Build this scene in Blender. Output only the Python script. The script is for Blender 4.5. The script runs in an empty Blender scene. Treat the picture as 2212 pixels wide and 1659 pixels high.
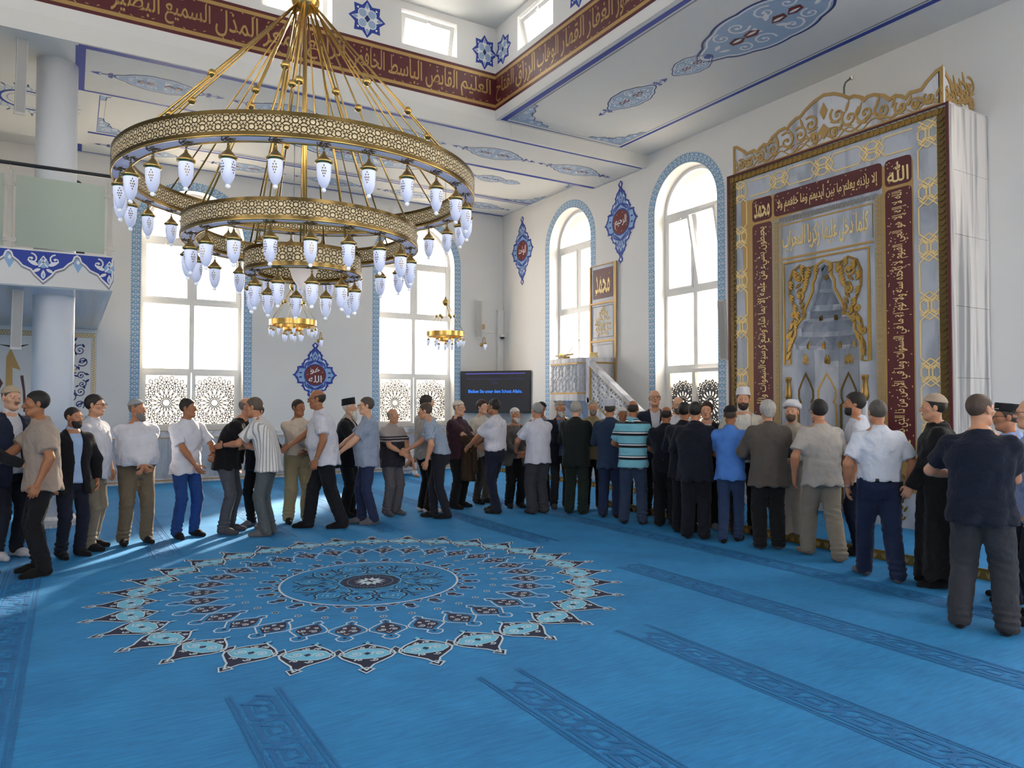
import bpy, math, random, colorsys
import numpy as np
from mathutils import Vector, Matrix
random.seed(7); RNG = np.random.default_rng(7)
R = math.radians
SC = bpy.context.scene
COL = SC.collection
# ------------------------------------------------------------------ camera
cam_d = bpy.data.cameras.new('camera'); cam = bpy.data.objects.new('camera', cam_d); COL.objects.link(cam)
CAMH = 1.68; YAW = R(31.25); PITCH = R(1.468); FPX = 1572.3
cam.location = (0, 0, CAMH); cam.rotation_euler = (R(90) + PITCH, 0, -YAW)
cam_d.sensor_width = 36; cam_d.lens = FPX / 2212 * 36; cam_d.clip_start = .05; cam_d.clip_end = 300
SC.camera = cam
# ------------------------------------------------------------------ sky, sun, exposure
W = bpy.data.worlds.new('sky'); SC.world = W; W.use_nodes = True
wn = W.node_tree.nodes; wl = W.node_tree.links; wn.clear()
wo = wn.new('ShaderNodeOutputWorld'); wb = wn.new('ShaderNodeBackground')
wb.inputs[0].default_value = (1.0, .955, .90, 1); wb.inputs[1].default_value = 1.0
wl.new(wb.outputs[0], wo.inputs[0])
sun_d = bpy.data.lights.new('sun', 'SUN'); sun_d.energy = 2.6; sun_d.angle = R(5); sun_d.color = (1, .86, .66)
sun = bpy.data.objects.new('sun', sun_d); COL.objects.link(sun)
SAZ, SEL = R(40), R(24)
sv = Vector((math.sin(SAZ) * math.cos(SEL), math.cos(SAZ) * math.cos(SEL), math.sin(SEL)))
sun.rotation_euler = sv.to_track_quat('Z', 'Y').to_euler(); sun.location = sv * 40
SC.view_settings.view_transform = 'Standard'; SC.view_settings.look = 'None'
SC.view_settings.gamma = 1; SC.view_settings.use_curve_mapping = False
SC.view_settings.exposure = 3.6
SC.cycles.use_adaptive_sampling = True; SC.cycles.adaptive_threshold = .05; SC.cycles.max_bounces = 6; SC.cycles.diffuse_bounces = 4; SC.cycles.glossy_bounces = 3
SC.cycles.transparent_max_bounces = 12; SC.cycles.transmission_bounces = 4
SC.cycles.caustics_reflective = False; SC.cycles.caustics_refractive = False
SC.cycles.sample_clamp_indirect = 4.0
# ------------------------------------------------------------------ materials
MATS = {}
def srgb(h):
    h = h.lstrip('#'); c = [int(h[i:i+2], 16) / 255 for i in (0, 2, 4)]
    return tuple(x / 12.92 if x <= .04045 else ((x + .055) / 1.055) ** 2.4 for x in c) + (1,)
def mat(name, col, rough=.6, metal=0., noise=.06, nscale=6., bump=0., bscale=200., emit=0., ecol=None, coat=0., spec=.5, stretch=None, sheen=0.):
    if name in MATS: return MATS[name]
    m = bpy.data.materials.new(name); m.use_nodes = True; nt = m.node_tree; n = nt.nodes; L = nt.links
    b = n['Principled BSDF']; c = srgb(col) if isinstance(col, str) else tuple(col) + (1,) * (4 - len(col))
    b.inputs['Roughness'].default_value = rough; b.inputs['Metallic'].default_value = metal
    b.inputs['Specular IOR Level'].default_value = spec
    if coat: b.inputs['Coat Weight'].default_value = coat; b.inputs['Coat Roughness'].default_value = .08
    if sheen: b.inputs['Sheen Weight'].default_value = sheen; b.inputs['Sheen Roughness'].default_value = .5
    tc = n.new('ShaderNodeTexCoord'); src = tc.outputs['Object']
    if stretch:
        mp = n.new('ShaderNodeMapping'); mp.inputs['Scale'].default_value = stretch; L.new(src, mp.inputs[0]); src = mp.outputs[0]
    if noise:
        t = n.new('ShaderNodeTexNoise'); t.inputs['Scale'].default_value = nscale; t.inputs['Detail'].default_value = 4; L.new(src, t.inputs[0])
        r = n.new('ShaderNodeMapRange'); r.inputs[1].default_value = .25; r.inputs[2].default_value = .75
        r.inputs[3].default_value = 1 - noise; r.inputs[4].default_value = 1 + noise * .6; L.new(t.outputs[0], r.inputs[0])
        h = n.new('ShaderNodeHueSaturation'); h.inputs['Color'].default_value = c; L.new(r.outputs[0], h.inputs['Value']); L.new(h.outputs[0], b.inputs['Base Color'])
    else: b.inputs['Base Color'].default_value = c
    if bump:
        t2 = n.new('ShaderNodeTexNoise'); t2.inputs['Scale'].default_value = bscale; t2.inputs['Detail'].default_value = 3; L.new(src, t2.inputs[0])
        bp = n.new('ShaderNodeBump'); bp.inputs['Strength'].default_value = bump; bp.inputs['Distance'].default_value = .01
        L.new(t2.outputs[0], bp.inputs['Height']); L.new(bp.outputs[0], b.inputs['Normal'])
    if emit:
        e = srgb(ecol or col) if isinstance(ecol or col, str) else tuple(ecol or col) + (1,)
        b.inputs['Emission Color'].default_value = e; b.inputs['Emission Strength'].default_value = emit; m.cycles.emission_sampling = 'NONE'
    MATS[name] = m; return m
def marble(name, base, vein, scale=(1, 1, 1), rough=.25, amount=.5):
    m = bpy.data.materials.new(name); m.use_nodes = True; nt = m.node_tree; n = nt.nodes; L = nt.links; b = n['Principled BSDF']
    tc = n.new('ShaderNodeTexCoord'); mp = n.new('ShaderNodeMapping'); mp.inputs['Scale'].default_value = scale; L.new(tc.outputs['Object'], mp.inputs[0])
    t = n.new('ShaderNodeTexNoise'); t.inputs['Scale'].default_value = 3; t.inputs['Detail'].default_value = 6; t.inputs['Distortion'].default_value = .6; L.new(mp.outputs[0], t.inputs[0])
    r = n.new('ShaderNodeValToRGB'); r.color_ramp.elements[0].position = .36; r.color_ramp.elements[1].position = .36 + .35 * amount
    r.color_ramp.elements[0].color = srgb(vein); r.color_ramp.elements[1].color = srgb(base); L.new(t.outputs[0], r.inputs[0]); L.new(r.outputs[0], b.inputs['Base Color'])
    b.inputs['Roughness'].default_value = rough; MATS[name] = m; return m
M_WALL = mat('wall_paint', '#e2e2e1', .75, noise=.02, nscale=1.5)
M_CEIL = mat('ceiling_paint', '#dedfdc', .8, noise=.02, nscale=1.2)
M_STRETCH = mat('stretch_ceiling', '#cfd6dd', .12, noise=0, spec=.6)
M_GOLD = mat('gold_metal', '#d8b268', .26, 1., noise=.05, nscale=30)
M_GOLDP = mat('gold_paint', '#b4935a', .45, .3, noise=.05)
M_GOLDL = mat('gold_pale', '#ecd295', .5, .15, noise=.03)
M_GOLDD = mat('gold_antique', '#94763f', .4, .7, noise=.25, nscale=60)
M_BRZ = mat('bronze_moulding', '#6b5833', .4, .6, noise=.2, nscale=60)
M_BURG = mat('burgundy', '#561a22', .45, noise=.05)
M_BURGP = mat('burgundy_paint', '#6d2626', .6, noise=.05)
M_BLUE = mat('ornament_blue', '#24409f', .6, noise=.04)
M_DBLUE = mat('ornament_dark_blue', '#1c2f6e', .6, noise=.04)
M_LBLUE = mat('ornament_light_blue', '#8fb4dc', .6, noise=.04)
M_MBLUE = mat('border_blue', '#86aed0', .65, noise=.05)
M_PBLUE = mat('pale_ceiling_blue', '#9ab3cf', .65, noise=.04)
M_WHITE = mat('white_paint', '#e9eaee', .6, noise=.02)
M_GREY = mat('grey_paint', '#8d8f96', .6, noise=.03)
M_PVC = mat('white_window_plastic', '#e6e6e4', .35, noise=.01)
M_DARK = mat('dark_rubber', '#2b2f38', .6, noise=.02)
M_STONE = mat('beige_stone', '#d9c7ae', .8, noise=.08, nscale=12, bump=.2, bscale=80)
M_MARB = marble('white_marble', '#dcdde2', '#a3a6ad', (1.4, 1.4, .22), .22, .6)
M_MARBG = marble('grey_marble', '#b9bfca', '#9aa1ae', (1.2, 1.2, .35), .25, .5)
M_MARBS = marble('striped_marble', '#e4e2e0', '#8f9196', (2.2, 2.2, .12), .25, .55)
M_BLACK = mat('black_plastic', '#111216', .35, noise=.02)
M_STEEL = mat('brushed_steel', '#9c9a96', .3, 1., noise=.05, nscale=40)
def glass(name, tint=(1, 1, 1), mixf=.06, rough=.02):
    m = bpy.data.materials.new(name); m.use_nodes = True; n = m.node_tree.nodes; L = m.node_tree.links; n.clear()
    o = n.new('ShaderNodeOutputMaterial'); t = n.new('ShaderNodeBsdfTransparent'); t.inputs[0].default_value = tint + (1,)
    g = n.new('ShaderNodeBsdfGlossy'); g.inputs['Roughness'].default_value = rough; mx = n.new('ShaderNodeMixShader'); mx.inputs[0].default_value = mixf
    L.new(t.outputs[0], mx.inputs[1]); L.new(g.outputs[0], mx.inputs[2]); L.new(mx.outputs[0], o.inputs[0]); return m
M_GLASS = glass('window_glass')
def frosted(name, col, trans):
    m = bpy.data.materials.new(name); m.use_nodes = True; n = m.node_tree.nodes; L = m.node_tree.links; n.clear()
    o = n.new('ShaderNodeOutputMaterial'); t = n.new('ShaderNodeBsdfTranslucent'); t.inputs[0].default_value = srgb(col)
    d = n.new('ShaderNodeBsdfDiffuse'); d.inputs[0].default_value = srgb(col); g = n.new('ShaderNodeBsdfGlossy'); g.inputs['Roughness'].default_value = .12
    a = n.new('ShaderNodeMixShader'); a.inputs[0].default_value = trans; L.new(d.outputs[0], a.inputs[1]); L.new(t.outputs[0], a.inputs[2])
    b = n.new('ShaderNodeMixShader'); b.inputs[0].default_value = .07; L.new(a.outputs[0], b.inputs[1]); L.new(g.outputs[0], b.inputs[2]); L.new(b.outputs[0], o.inputs[0]); return m
M_FROST = frosted('frosted_green_glass', '#d3ddd2', .5)
# ------------------------------------------------------------------ object helpers
def link(o, parent=None):
    COL.objects.link(o)
    if parent is not None: o.parent = parent
    return o
def tag(o, label=None, cat=None, group=None, kind=None):
    if label: o['label'] = label
    if cat: o['category'] = cat
    if group: o['group'] = group
    if kind: o['kind'] = kind
    return o
def empty(name, loc=(0, 0, 0), rz=0, parent=None):
    o = bpy.data.objects.new(name, None); o.location = loc; o.rotation_euler = (0, 0, rz); o.empty_display_size = .1
    return link(o, parent)
def mesh(name, V, F, mats, parent=None, idx=None, smooth=False):
    me = bpy.data.meshes.new(name); me.from_pydata([tuple(v) for v in V], [], F)
    for m in (mats if isinstance(mats, (list, tuple)) else [mats]): me.materials.append(m)
    if idx is not None: me.polygons.foreach_set('material_index', np.asarray(idx, dtype=np.int32))
    if smooth: me.polygons.foreach_set('use_smooth', np.ones(len(me.polygons), dtype=bool))
    me.update(); return link(bpy.data.objects.new(name, me), parent)
class MB:
    """collects simple solids; build() links them as one mesh"""
    def __init__(s): s.V = []; s.F = []; s.I = []; s.i = 0
    def add(s, V, F):
        o = len(s.V); s.V += [tuple(v) for v in V]; s.F += [tuple(o + k for k in f) for f in F]; s.I += [s.i] * len(F); return s
    def box(s, x0, x1, y0, y1, z0, z1):
        V = [(x, y, z) for x in (x0, x1) for y in (y0, y1) for z in (z0, z1)]
        return s.add(V, [(0, 1, 3, 2), (4, 6, 7, 5), (0, 4, 5, 1), (2, 3, 7, 6), (0, 2, 6, 4), (1, 5, 7, 3)])
    def prism(s, pts, O, U, V2, N, w0, w1):
        O, U, V2, N = map(np.asarray, (O, U, V2, N)); n = len(pts)
        A = [O + U * p[0] + V2 * p[1] + N * w0 for p in pts] + [O + U * p[0] + V2 * p[1] + N * w1 for p in pts]
        return s.add(A, [tuple(range(n))[::-1], tuple(range(n, 2 * n))] + [(k, (k + 1) % n, n + (k + 1) % n, n + k) for k in range(n)])
    def tube(s, pts, r, n=8, closed=False):
        P = [np.asarray(p, float) for p in pts]; m = len(P); rr = r if isinstance(r, (list, tuple, np.ndarray)) else [r] * m
        V = []; prev = None
        for i in range(m):
            a = P[(i - 1) % m] if (i > 0 or closed) else P[0]; b = P[(i + 1) % m] if (i < m - 1 or closed) else P[-1]
            t = b - a; t = t / (np.linalg.norm(t) + 1e-9)
            if prev is None:
                h = np.array([0, 0, 1.]) if abs(t[2]) < .9 else np.array([1., 0, 0]); u = np.cross(t, h)
            else: u = prev - t * (prev @ t)
            u /= np.linalg.norm(u) + 1e-9; prev = u; v = np.cross(t, u)
            V += [P[i] + rr[i] * (math.cos(2 * math.pi * k / n) * u + math.sin(2 * math.pi * k / n) * v) for k in range(n)]
        F = []
        for i in range(m if closed else m - 1):
            j = (i + 1) % m
            F += [(i * n + k, i * n + (k + 1) % n, j * n + (k + 1) % n, j * n + k) for k in range(n)]
        if not closed: F += [tuple(range(n))[::-1], tuple((m - 1) * n + k for k in range(n))]
        return s.add(V, F)
    def lathe(s, prof, c=(0, 0, 0), n=16):
        V = [(c[0] + r * math.cos(2 * math.pi * k / n), c[1] + r * math.sin(2 * math.pi * k / n), c[2] + z) for r, z in prof for k in range(n)]
        F = [(i * n + k, i * n + (k + 1) % n, (i + 1) * n + (k + 1) % n, (i + 1) * n + k) for i in range(len(prof) - 1) for k in range(n)]
        if prof[0][0] > 1e-5: F.append(tuple(range(n))[::-1])
        if prof[-1][0] > 1e-5: F.append(tuple((len(prof) - 1) * n + k for k in range(n)))
        return s.add(V, F)
    def build(s, name, mats, parent=None, smooth=False): return mesh(name, s.V, s.F, mats, parent, s.I, smooth)
def rect(u0, v0, u1, v1): return [(u0, v0), (u1, v0), (u1, v1), (u0, v1)]
# ------------------------------------------------------------------ flat ornament builder
class Deco:
    """2-D shapes laid on a surface (painted ornament, inlay, carving); layers stacked by a millimetre or two"""
    def __init__(s, O, U, V, N, lay=.0015):
        s.O, s.U, s.V, s.N = (np.array(a, float) for a in (O, U, V, N)); s.lay = lay
        s.vv = []; s.ff = []; s.ii = []; s.mats = []; s.M = np.array([[1, 0, 0], [0, 1, 0.]]); s.stack = []; s.fn = None; s.c = 0
    def push(s, ox=0, oy=0, rot=0, sx=1, sy=None):
        s.stack.append(s.M); sy = sx if sy is None else sy; c, n = math.cos(rot), math.sin(rot)
        A = np.array([[c * sx, -n * sy, ox], [n * sx, c * sy, oy], [0, 0, 1]]); s.M = (np.vstack([s.M, [0, 0, 1]]) @ A)[:2]; return s
    def pop(s): s.M = s.stack.pop()
    def mi(s, m):
        if m not in s.mats: s.mats.append(m)
        return s.mats.index(m)
    def put(s, pts, w):
        p = np.asarray(pts, float); q = p @ s.M[:, :2].T + s.M[:, 2]; o = len(s.vv)
        if s.fn: s.vv += [tuple(s.fn(a, b, w)) for a, b in q]
        else: s.vv += list(map(tuple, s.O + q[:, :1] * s.U + q[:, 1:2] * s.V + w * s.N))
        return o
    def lw(s, l): s.c += 1; return l * s.lay + (s.c % 48) * s.lay * .016
    def face(s, f, i): s.ff.append(f); s.ii.append(i)
    def poly(s, pts, m, l=1, d=0):
        i = s.mi(m); n = len(pts); w = s.lw(l); a = s.put(pts, w + d); s.face(tuple(range(a, a + n)), i)
        if d:
            b = s.put(pts, w)
            for k in range(n): s.face((b + k, b + (k + 1) % n, a + (k + 1) % n, a + k), i)
    def line(s, pts, wd, m, l=1, d=0, closed=False):
        P = np.asarray(pts, float); n = len(P); i = s.mi(m); w = s.lw(l)
        if closed: T = np.roll(P, -1, 0) - np.roll(P, 1, 0)
        else:
            T = np.empty_like(P); T[1:-1] = P[2:] - P[:-2]; T[0] = P[1] - P[0]; T[-1] = P[-1] - P[-2]
        T /= np.linalg.norm(T, axis=1, keepdims=True) + 1e-12; Nn = np.stack([-T[:, 1], T[:, 0]], 1)
        # miter
        E = np.roll(P, -1, 0) - P if closed else np.vstack([P[1:] - P[:-1], P[-1:] - P[-2:-1]])
        E = E / (np.linalg.norm(E, axis=1, keepdims=True) + 1e-12); En = np.stack([-E[:, 1], E[:, 0]], 1)
        c = np.clip((Nn * En).sum(1), .45, 1)
        ww = (np.asarray(wd, float) * np.ones(n) / 2 / c)[:, None]
        a = s.put(P + Nn * ww, w + d); b = s.put(P - Nn * ww, w + d); m2 = n if closed else n - 1
        for k in range(m2):
            j = (k + 1) % n; s.face((b + k, b + j, a + j, a + k), i)
        if d:
            a0 = s.put(P + Nn * ww, w); b0 = s.put(P - Nn * ww, w)
            for k in range(m2):
                j = (k + 1) % n; s.face((a + k, a + j, a0 + j, a0 + k), i); s.face((b0 + k, b0 + j, b + j, b + k), i)
    def disc(s, c, r, m, l=1, n=14, d=0): s.poly([(c[0] + r * math.cos(2 * math.pi * k / n), c[1] + r * math.sin(2 * math.pi * k / n)) for k in range(n)], m, l, d)
    def ring(s, c, r, wd, m, l=1, n=28, d=0): s.line([(c[0] + r * math.cos(2 * math.pi * k / n), c[1] + r * math.sin(2 * math.pi * k / n)) for k in range(n)], wd, m, l, d, True)
    def leaf(s, c, L, wd, ang, m, l=1, d=0, n=5):
        t = np.linspace(0, 1, n + 1); x = L * t; y = wd / 2 * np.sin(np.pi * t ** .8); ca, sa = math.cos(ang), math.sin(ang)
        P = [(a, b) for a, b in zip(x, y)] + [(a, -b) for a, b in zip(x[-2:0:-1], y[-2:0:-1])]
        s.poly([(c[0] + a * ca - b * sa, c[1] + a * sa + b * ca) for a, b in P], m, l, d)
    def spiral(s, c, r0, a0, turns, wd, m, l=1, d=0, n=14, flip=1, r1=.12):
        t = np.linspace(0, 1, n); r = r0 * (1 - t * (1 - r1)); a = a0 + flip * t * turns * 2 * math.pi
        s.line([(c[0] + x * math.cos(y), c[1] + x * math.sin(y)) for x, y in zip(r, a)], np.linspace(wd, wd * .6, n), m, l, d)
        s.disc((c[0] + r[-1] * math.cos(a[-1]), c[1] + r[-1] * math.sin(a[-1])), wd * .9, m, l, 8, d)
    def mesh2(s, V, F, m, l=1, d=0):
        o = s.put(V, l * s.lay + d); i = s.mi(m)
        for f in F: s.face(tuple(o + k for k in f), i)
    def text(s, txt, u, v, w, h, m, l=2, d=0, rot=0, fit=True, bold=.012, align='c', curve=None):
        V, F = text2d(txt, bold); V = V.copy(); bw, bh = V[:, 0].max(), V[:, 1].max()
        sx, sy = w / bw, h / bh
        if not fit: sx = sy = min(sx, sy)
        V *= (sx, sy); V -= (V[:, 0].max() / 2, V[:, 1].max() / 2)
        s.push(u, v, rot); o = s.put(V, l * s.lay + d); i = s.mi(m)
        for f in F: s.face(tuple(o + k for k in f), i)
        if d:
            ob = s.put(V, l * s.lay); cnt = {}
            for f in F:
                for a, b in zip(f, f[1:] + f[:1]): cnt[(a, b)] = cnt.get((a, b), 0) + 1
            for (a, b) in cnt:
                if (b, a) not in cnt: s.face((ob + a, ob + b, o + b, o + a), i)
        s.pop()
    def build(s, name, parent=None): return mesh(name, s.vv, s.ff, s.mats, parent, s.ii)
_tx = {}
def text2d(txt, bold=.012):
    k = (txt, bold)
    if k in _tx: return _tx[k]
    c = bpy.data.curves.new('t', 'FONT'); c.body = txt; c.resolution_u = 2; c.offset = bold
    o = bpy.data.objects.new('t', c); COL.objects.link(o); bpy.context.view_layer.update()
    me = bpy.data.meshes.new_from_object(o.evaluated_get(bpy.context.evaluated_depsgraph_get()))
    V = np.array([v.co[:2] for v in me.vertices]); F = [tuple(p.vertices) for p in me.polygons]
    # weld
    key = np.round(V, 5); _, inv = np.unique(key, axis=0, return_inverse=True); inv = inv.reshape(-1); U = np.zeros((inv.max() + 1, 2)); U[inv] = V
    F = [tuple(inv[list(f)]) for f in F]; F = [f for f in F if len(set(f)) == len(f)]
    bpy.data.objects.remove(o); bpy.data.curves.remove(c); bpy.data.meshes.remove(me)
    U -= U.min(0); _tx[k] = (U, F); return _tx[k]
_AR = {}
_c = 0xFE80
for ch, k in zip('ءآأؤإئابةتثجحخدذرزسشصضطظعغفقكلمنهوىي', (1, 2, 2, 2, 2, 4, 2, 4, 2, 4, 4, 4, 4, 4, 2, 2, 2, 2, 4, 4, 4, 4, 4, 4, 4, 4, 4, 4, 4, 4, 4, 4, 4, 2, 2, 4)):
    _AR[ch] = (_c, k); _c += k
def arabic(t):
    """join letters into presentation forms, laid out right to left"""
    out = []; t = [c for c in t]; i = 0; prevjoin = False
    while i < len(t):
        c = t[i]
        if c == 'ل' and i + 1 < len(t) and t[i + 1] in 'آأإا':
            b = {'آ': 0xFEF5, 'أ': 0xFEF7, 'إ': 0xFEF9, 'ا': 0xFEFB}[t[i + 1]]
            out.append(chr(b + (1 if prevjoin else 0))); prevjoin = False; i += 2; continue
        if c not in _AR: out.append(c); prevjoin = False; i += 1; continue
        b, k = _AR[c]; nxt = t[i + 1] if i + 1 < len(t) else ' '; nj = nxt in _AR and _AR[nxt][1] > 1
        if k == 1: f = 0
        elif k == 2: f = 1 if prevjoin else 0
        else: f = (3 if nj else 1) if prevjoin else (2 if nj else 0)
        out.append(chr(b + f)); prevjoin = (k == 4 and nj); i += 1
    return ''.join(out[::-1])
# ================================================================== ROOM
XW, YB, XL, YR, ZC, ZB, ZD = 9.9, 16.8, -9.0, -4.0, 6.67, 6.42, 8.3
OX0, OX1, OY0, OY1 = -2.88, 6.36, 1.75, 11.05
Z3 = (0, 0, 1)
FR_BACK = ((0, YB, 0), (1, 0, 0), Z3, (0, -1, 0)); FR_Q = ((XW, 0, 0), (0, -1, 0), Z3, (-1, 0, 0))
FR_REAR = ((0, YR, 0), (-1, 0, 0), Z3, (0, 1, 0)); FR_LEFT = ((XL, 0, 0), (0, 1, 0), Z3, (1, 0, 0))
def fp(fr, u, v, w=0): return tuple(np.array(fr[0], float) + np.array(fr[1]) * u + np.array(fr[2]) * v + np.array(fr[3]) * w)
def opening(u0, u1, zb, zs, arch=True, n=24):
    """outline of a window opening, from bottom left clockwise over the arch to bottom right"""
    if not arch: return [(u0, zb), (u0, zs), (u1, zs), (u1, zb)]
    r = (u1 - u0) / 2; c = (u0 + u1) / 2
    return [(u0, zb)] + [(c - r * math.cos(math.pi * k / n), zs + r * math.sin(math.pi * k / n)) for k in range(n + 1)] + [(u1, zb)]
def wall(name, fr, u0, u1, z0, z1, ops, m=M_WALL, reveal=.3, outer=0.):
    V = []; F = []; I = []
    def quad(a, b, c, d, i=0):
        o = len(V); V.extend([a, b, c, d]); F.append((o, o + 1, o + 2, o + 3)); I.append(i)
    cur = u0
    for (a, b, zb, zs, ar) in sorted(ops):
        quad(*[fp(fr, *p) for p in rect(cur, z0, a, z1)]); quad(*[fp(fr, *p) for p in rect(a, z0, b, zb)])
        P = opening(a, b, zb, zs, ar); top = P[1:-1]
        for p, q in zip(top[:-1], top[1:]): quad(fp(fr, *p), fp(fr, *q), fp(fr, q[0], z1), fp(fr, p[0], z1))
        for p, q in zip(P, P[1:] + P[:1]):
            quad(fp(fr, *p), fp(fr, p[0], p[1], -reveal), fp(fr, q[0], q[1], -reveal), fp(fr, *q))
            if outer: quad(fp(fr, p[0], p[1], -reveal), fp(fr, p[0], p[1], -reveal - outer), fp(fr, q[0], q[1], -reveal - outer), fp(fr, q[0], q[1], -reveal), 1)
        cur = b
    quad(*[fp(fr, *p) for p in rect(cur, z0, u1, z1)])
    # outside skin so that the wall has its thickness
    quad(*[fp(fr, *p, -reveal - outer - .02) for p in rect(u0, z0 - .3, u0 + .01, z1)])
    o = mesh(name, V, F, [m, M_STONE], None, I); return tag(o, kind='structure')
ZSB, ZSQ, ZSILL = 5.2, 5.4, 1.08
BW = [(1.22, 3.25), (6.42, 8.45)]; QW = [(-14.56, -12.93), (-10.84, -9.21)]
wall_back = wall('wall_back', FR_BACK, XL, XW, 0, ZC + .02, [(a, b, ZSILL, ZSB, True) for a, b in BW], outer=.45)
wall_right = wall('wall_right', FR_Q, -YB, -YR, 0, ZC + .02, [(a, b, ZSILL, ZSQ, True) for a, b in QW] + [(-3.6, -1.97, ZSILL, ZSQ, True), (.13, 1.76, ZSILL, ZSQ, True)], outer=.45)
wall_rear = wall('wall_rear', FR_REAR, -XW, -XL, 0, ZC + .02, [(-8.45, -6.42, ZSILL, ZSB, True), (-3.25, -1.22, ZSILL, ZSB, True), (3.4, 5.4, ZSILL, ZSB, True)])
wall_left = wall('wall_left', FR_LEFT, YR, YB, 0, ZC + .02, [(a, a + 1.8, ZSILL, ZSB, True) for a in (-2.5, 1.2)])
# ---------------------------------------------------------------- floor
def carpet_mat():
    m = bpy.data.materials.new('blue_carpet'); m.use_nodes = True; n = m.node_tree.nodes; L = m.node_tree.links; b = n['Principled BSDF']
    tc = n.new('ShaderNodeTexCoord')
    t = n.new('ShaderNodeTexNoise'); t.inputs['Scale'].default_value = 1.7; t.inputs['Detail'].default_value = 6; L.new(tc.outputs['Object'], t.inputs[0])
    mp = n.new('ShaderNodeMapping'); mp.inputs['Rotation'].default_value = (0, 0, .5); mp.inputs['Scale'].default_value = (2, 14, 1); L.new(tc.outputs['Object'], mp.inputs[0])
    t2 = n.new('ShaderNodeTexNoise'); t2.inputs['Scale'].default_value = 3; t2.inputs['Detail'].default_value = 5; L.new(mp.outputs[0], t2.inputs[0])
    a = n.new('ShaderNodeMath'); a.operation = 'ADD'; L.new(t.outputs[0], a.inputs[0]); L.new(t2.outputs[0], a.inputs[1])
    r = n.new('ShaderNodeValToRGB'); r.color_ramp.elements[0].position = .36; r.color_ramp.elements[1].position = .66
    r.color_ramp.elements[0].color = srgb('#126db0'); r.color_ramp.elements[1].color = srgb('#238ad0')
    h = n.new('ShaderNodeMath'); h.operation = 'MULTIPLY'; h.inputs[1].default_value = .5; L.new(a.outputs[0], h.inputs[0]); L.new(h.outputs[0], r.inputs[0]); L.new(r.outputs[0], b.inputs['Base Color'])
    f = n.new('ShaderNodeTexNoise'); f.inputs['Scale'].default_value = 260; f.inputs['Detail'].default_value = 2; L.new(tc.outputs['Object'], f.inputs[0])
    ad = n.new('ShaderNodeMath'); ad.operation = 'MULTIPLY_ADD'; ad.inputs[1].default_value = .6; L.new(t2.outputs[0], ad.inputs[0]); L.new(f.outputs[0], ad.inputs[2])
    bp = n.new('ShaderNodeBump'); bp.inputs['Strength'].default_value = .55; bp.inputs['Distance'].default_value = .02; L.new(ad.outputs[0], bp.inputs['Height']); L.new(bp.outputs[0], b.inputs['Normal'])
    b.inputs['Roughness'].default_value = .85; b.inputs['Sheen Weight'].default_value = .25; b.inputs['Sheen Roughness'].default_value = .4; b.inputs['Sheen Tint'].default_value = srgb('#58c8e8')
    return m
M_CARPET = carpet_mat()
floor = tag(mesh('floor', [(XL, YR, 0), (XW, YR, 0), (XW, YB, 0), (XL, YB, 0)], [(0, 1, 2, 3)], M_CARPET), kind='structure')
M_CBAND = mat('carpet_band_blue', '#1b72b0', .9, noise=.12, nscale=5, bump=.3, bscale=260)
M_CLINE = mat('carpet_line_blue', '#1668a6', .9, noise=.1, nscale=8, bump=.3, bscale=260)
M_CNAVY = mat('carpet_navy', '#141c3f', .9, noise=.1, nscale=20)
M_CLITE = mat('carpet_light_blue', '#6fbfe0', .9, noise=.1, nscale=20)
M_CWHITE = mat('carpet_white', '#c3d6e2', .9, noise=.1, nscale=20)
M_CPLUM = mat('carpet_plum', '#2a2340', .9, noise=.1, nscale=20)
MC = (2.43, 6.57)
for k, x in enumerate((-4.3, -3.0, -1.68, -.37, .93, 2.3, 3.61, 4.95, 6.3)):
    D = Deco((x, 0, 0), (1, 0, 0), (0, 1, 0), Z3, .0012)
    gap = math.sqrt(max(0, 2.62 ** 2 - (x - MC[0]) ** 2))
    segs = [(YR + .1, YB - .5)] if gap < .3 else [(YR + .1, MC[1] - gap), (MC[1] + gap, YB - .5)]
    for y0, y1 in segs:
        for sx in (-.15, -.125, .125, .15): D.line([(sx, y0), (sx, y1)], .013, M_CLINE, 2)
        y = y0 + .15
        while y < y1 - .3:
            D.line([(-.08, y), (0, y - .07), (.08, y), (.08, y + .2), (0, y + .27), (-.08, y + .2)], .03, M_CLINE, 2, closed=True)
            D.line([(-.035, y + .06), (.035, y + .06), (.035, y + .15), (-.035, y + .15)], .016, M_CLINE, 2, closed=True)
            D.line([(-.1, y + .24), (0, y + .16)], .02, M_CLINE, 3); D.line([(.1, y + .24), (0, y + .32)], .02, M_CLINE, 3)
            y += .3
    D.build('carpet_row_band', floor)
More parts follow.
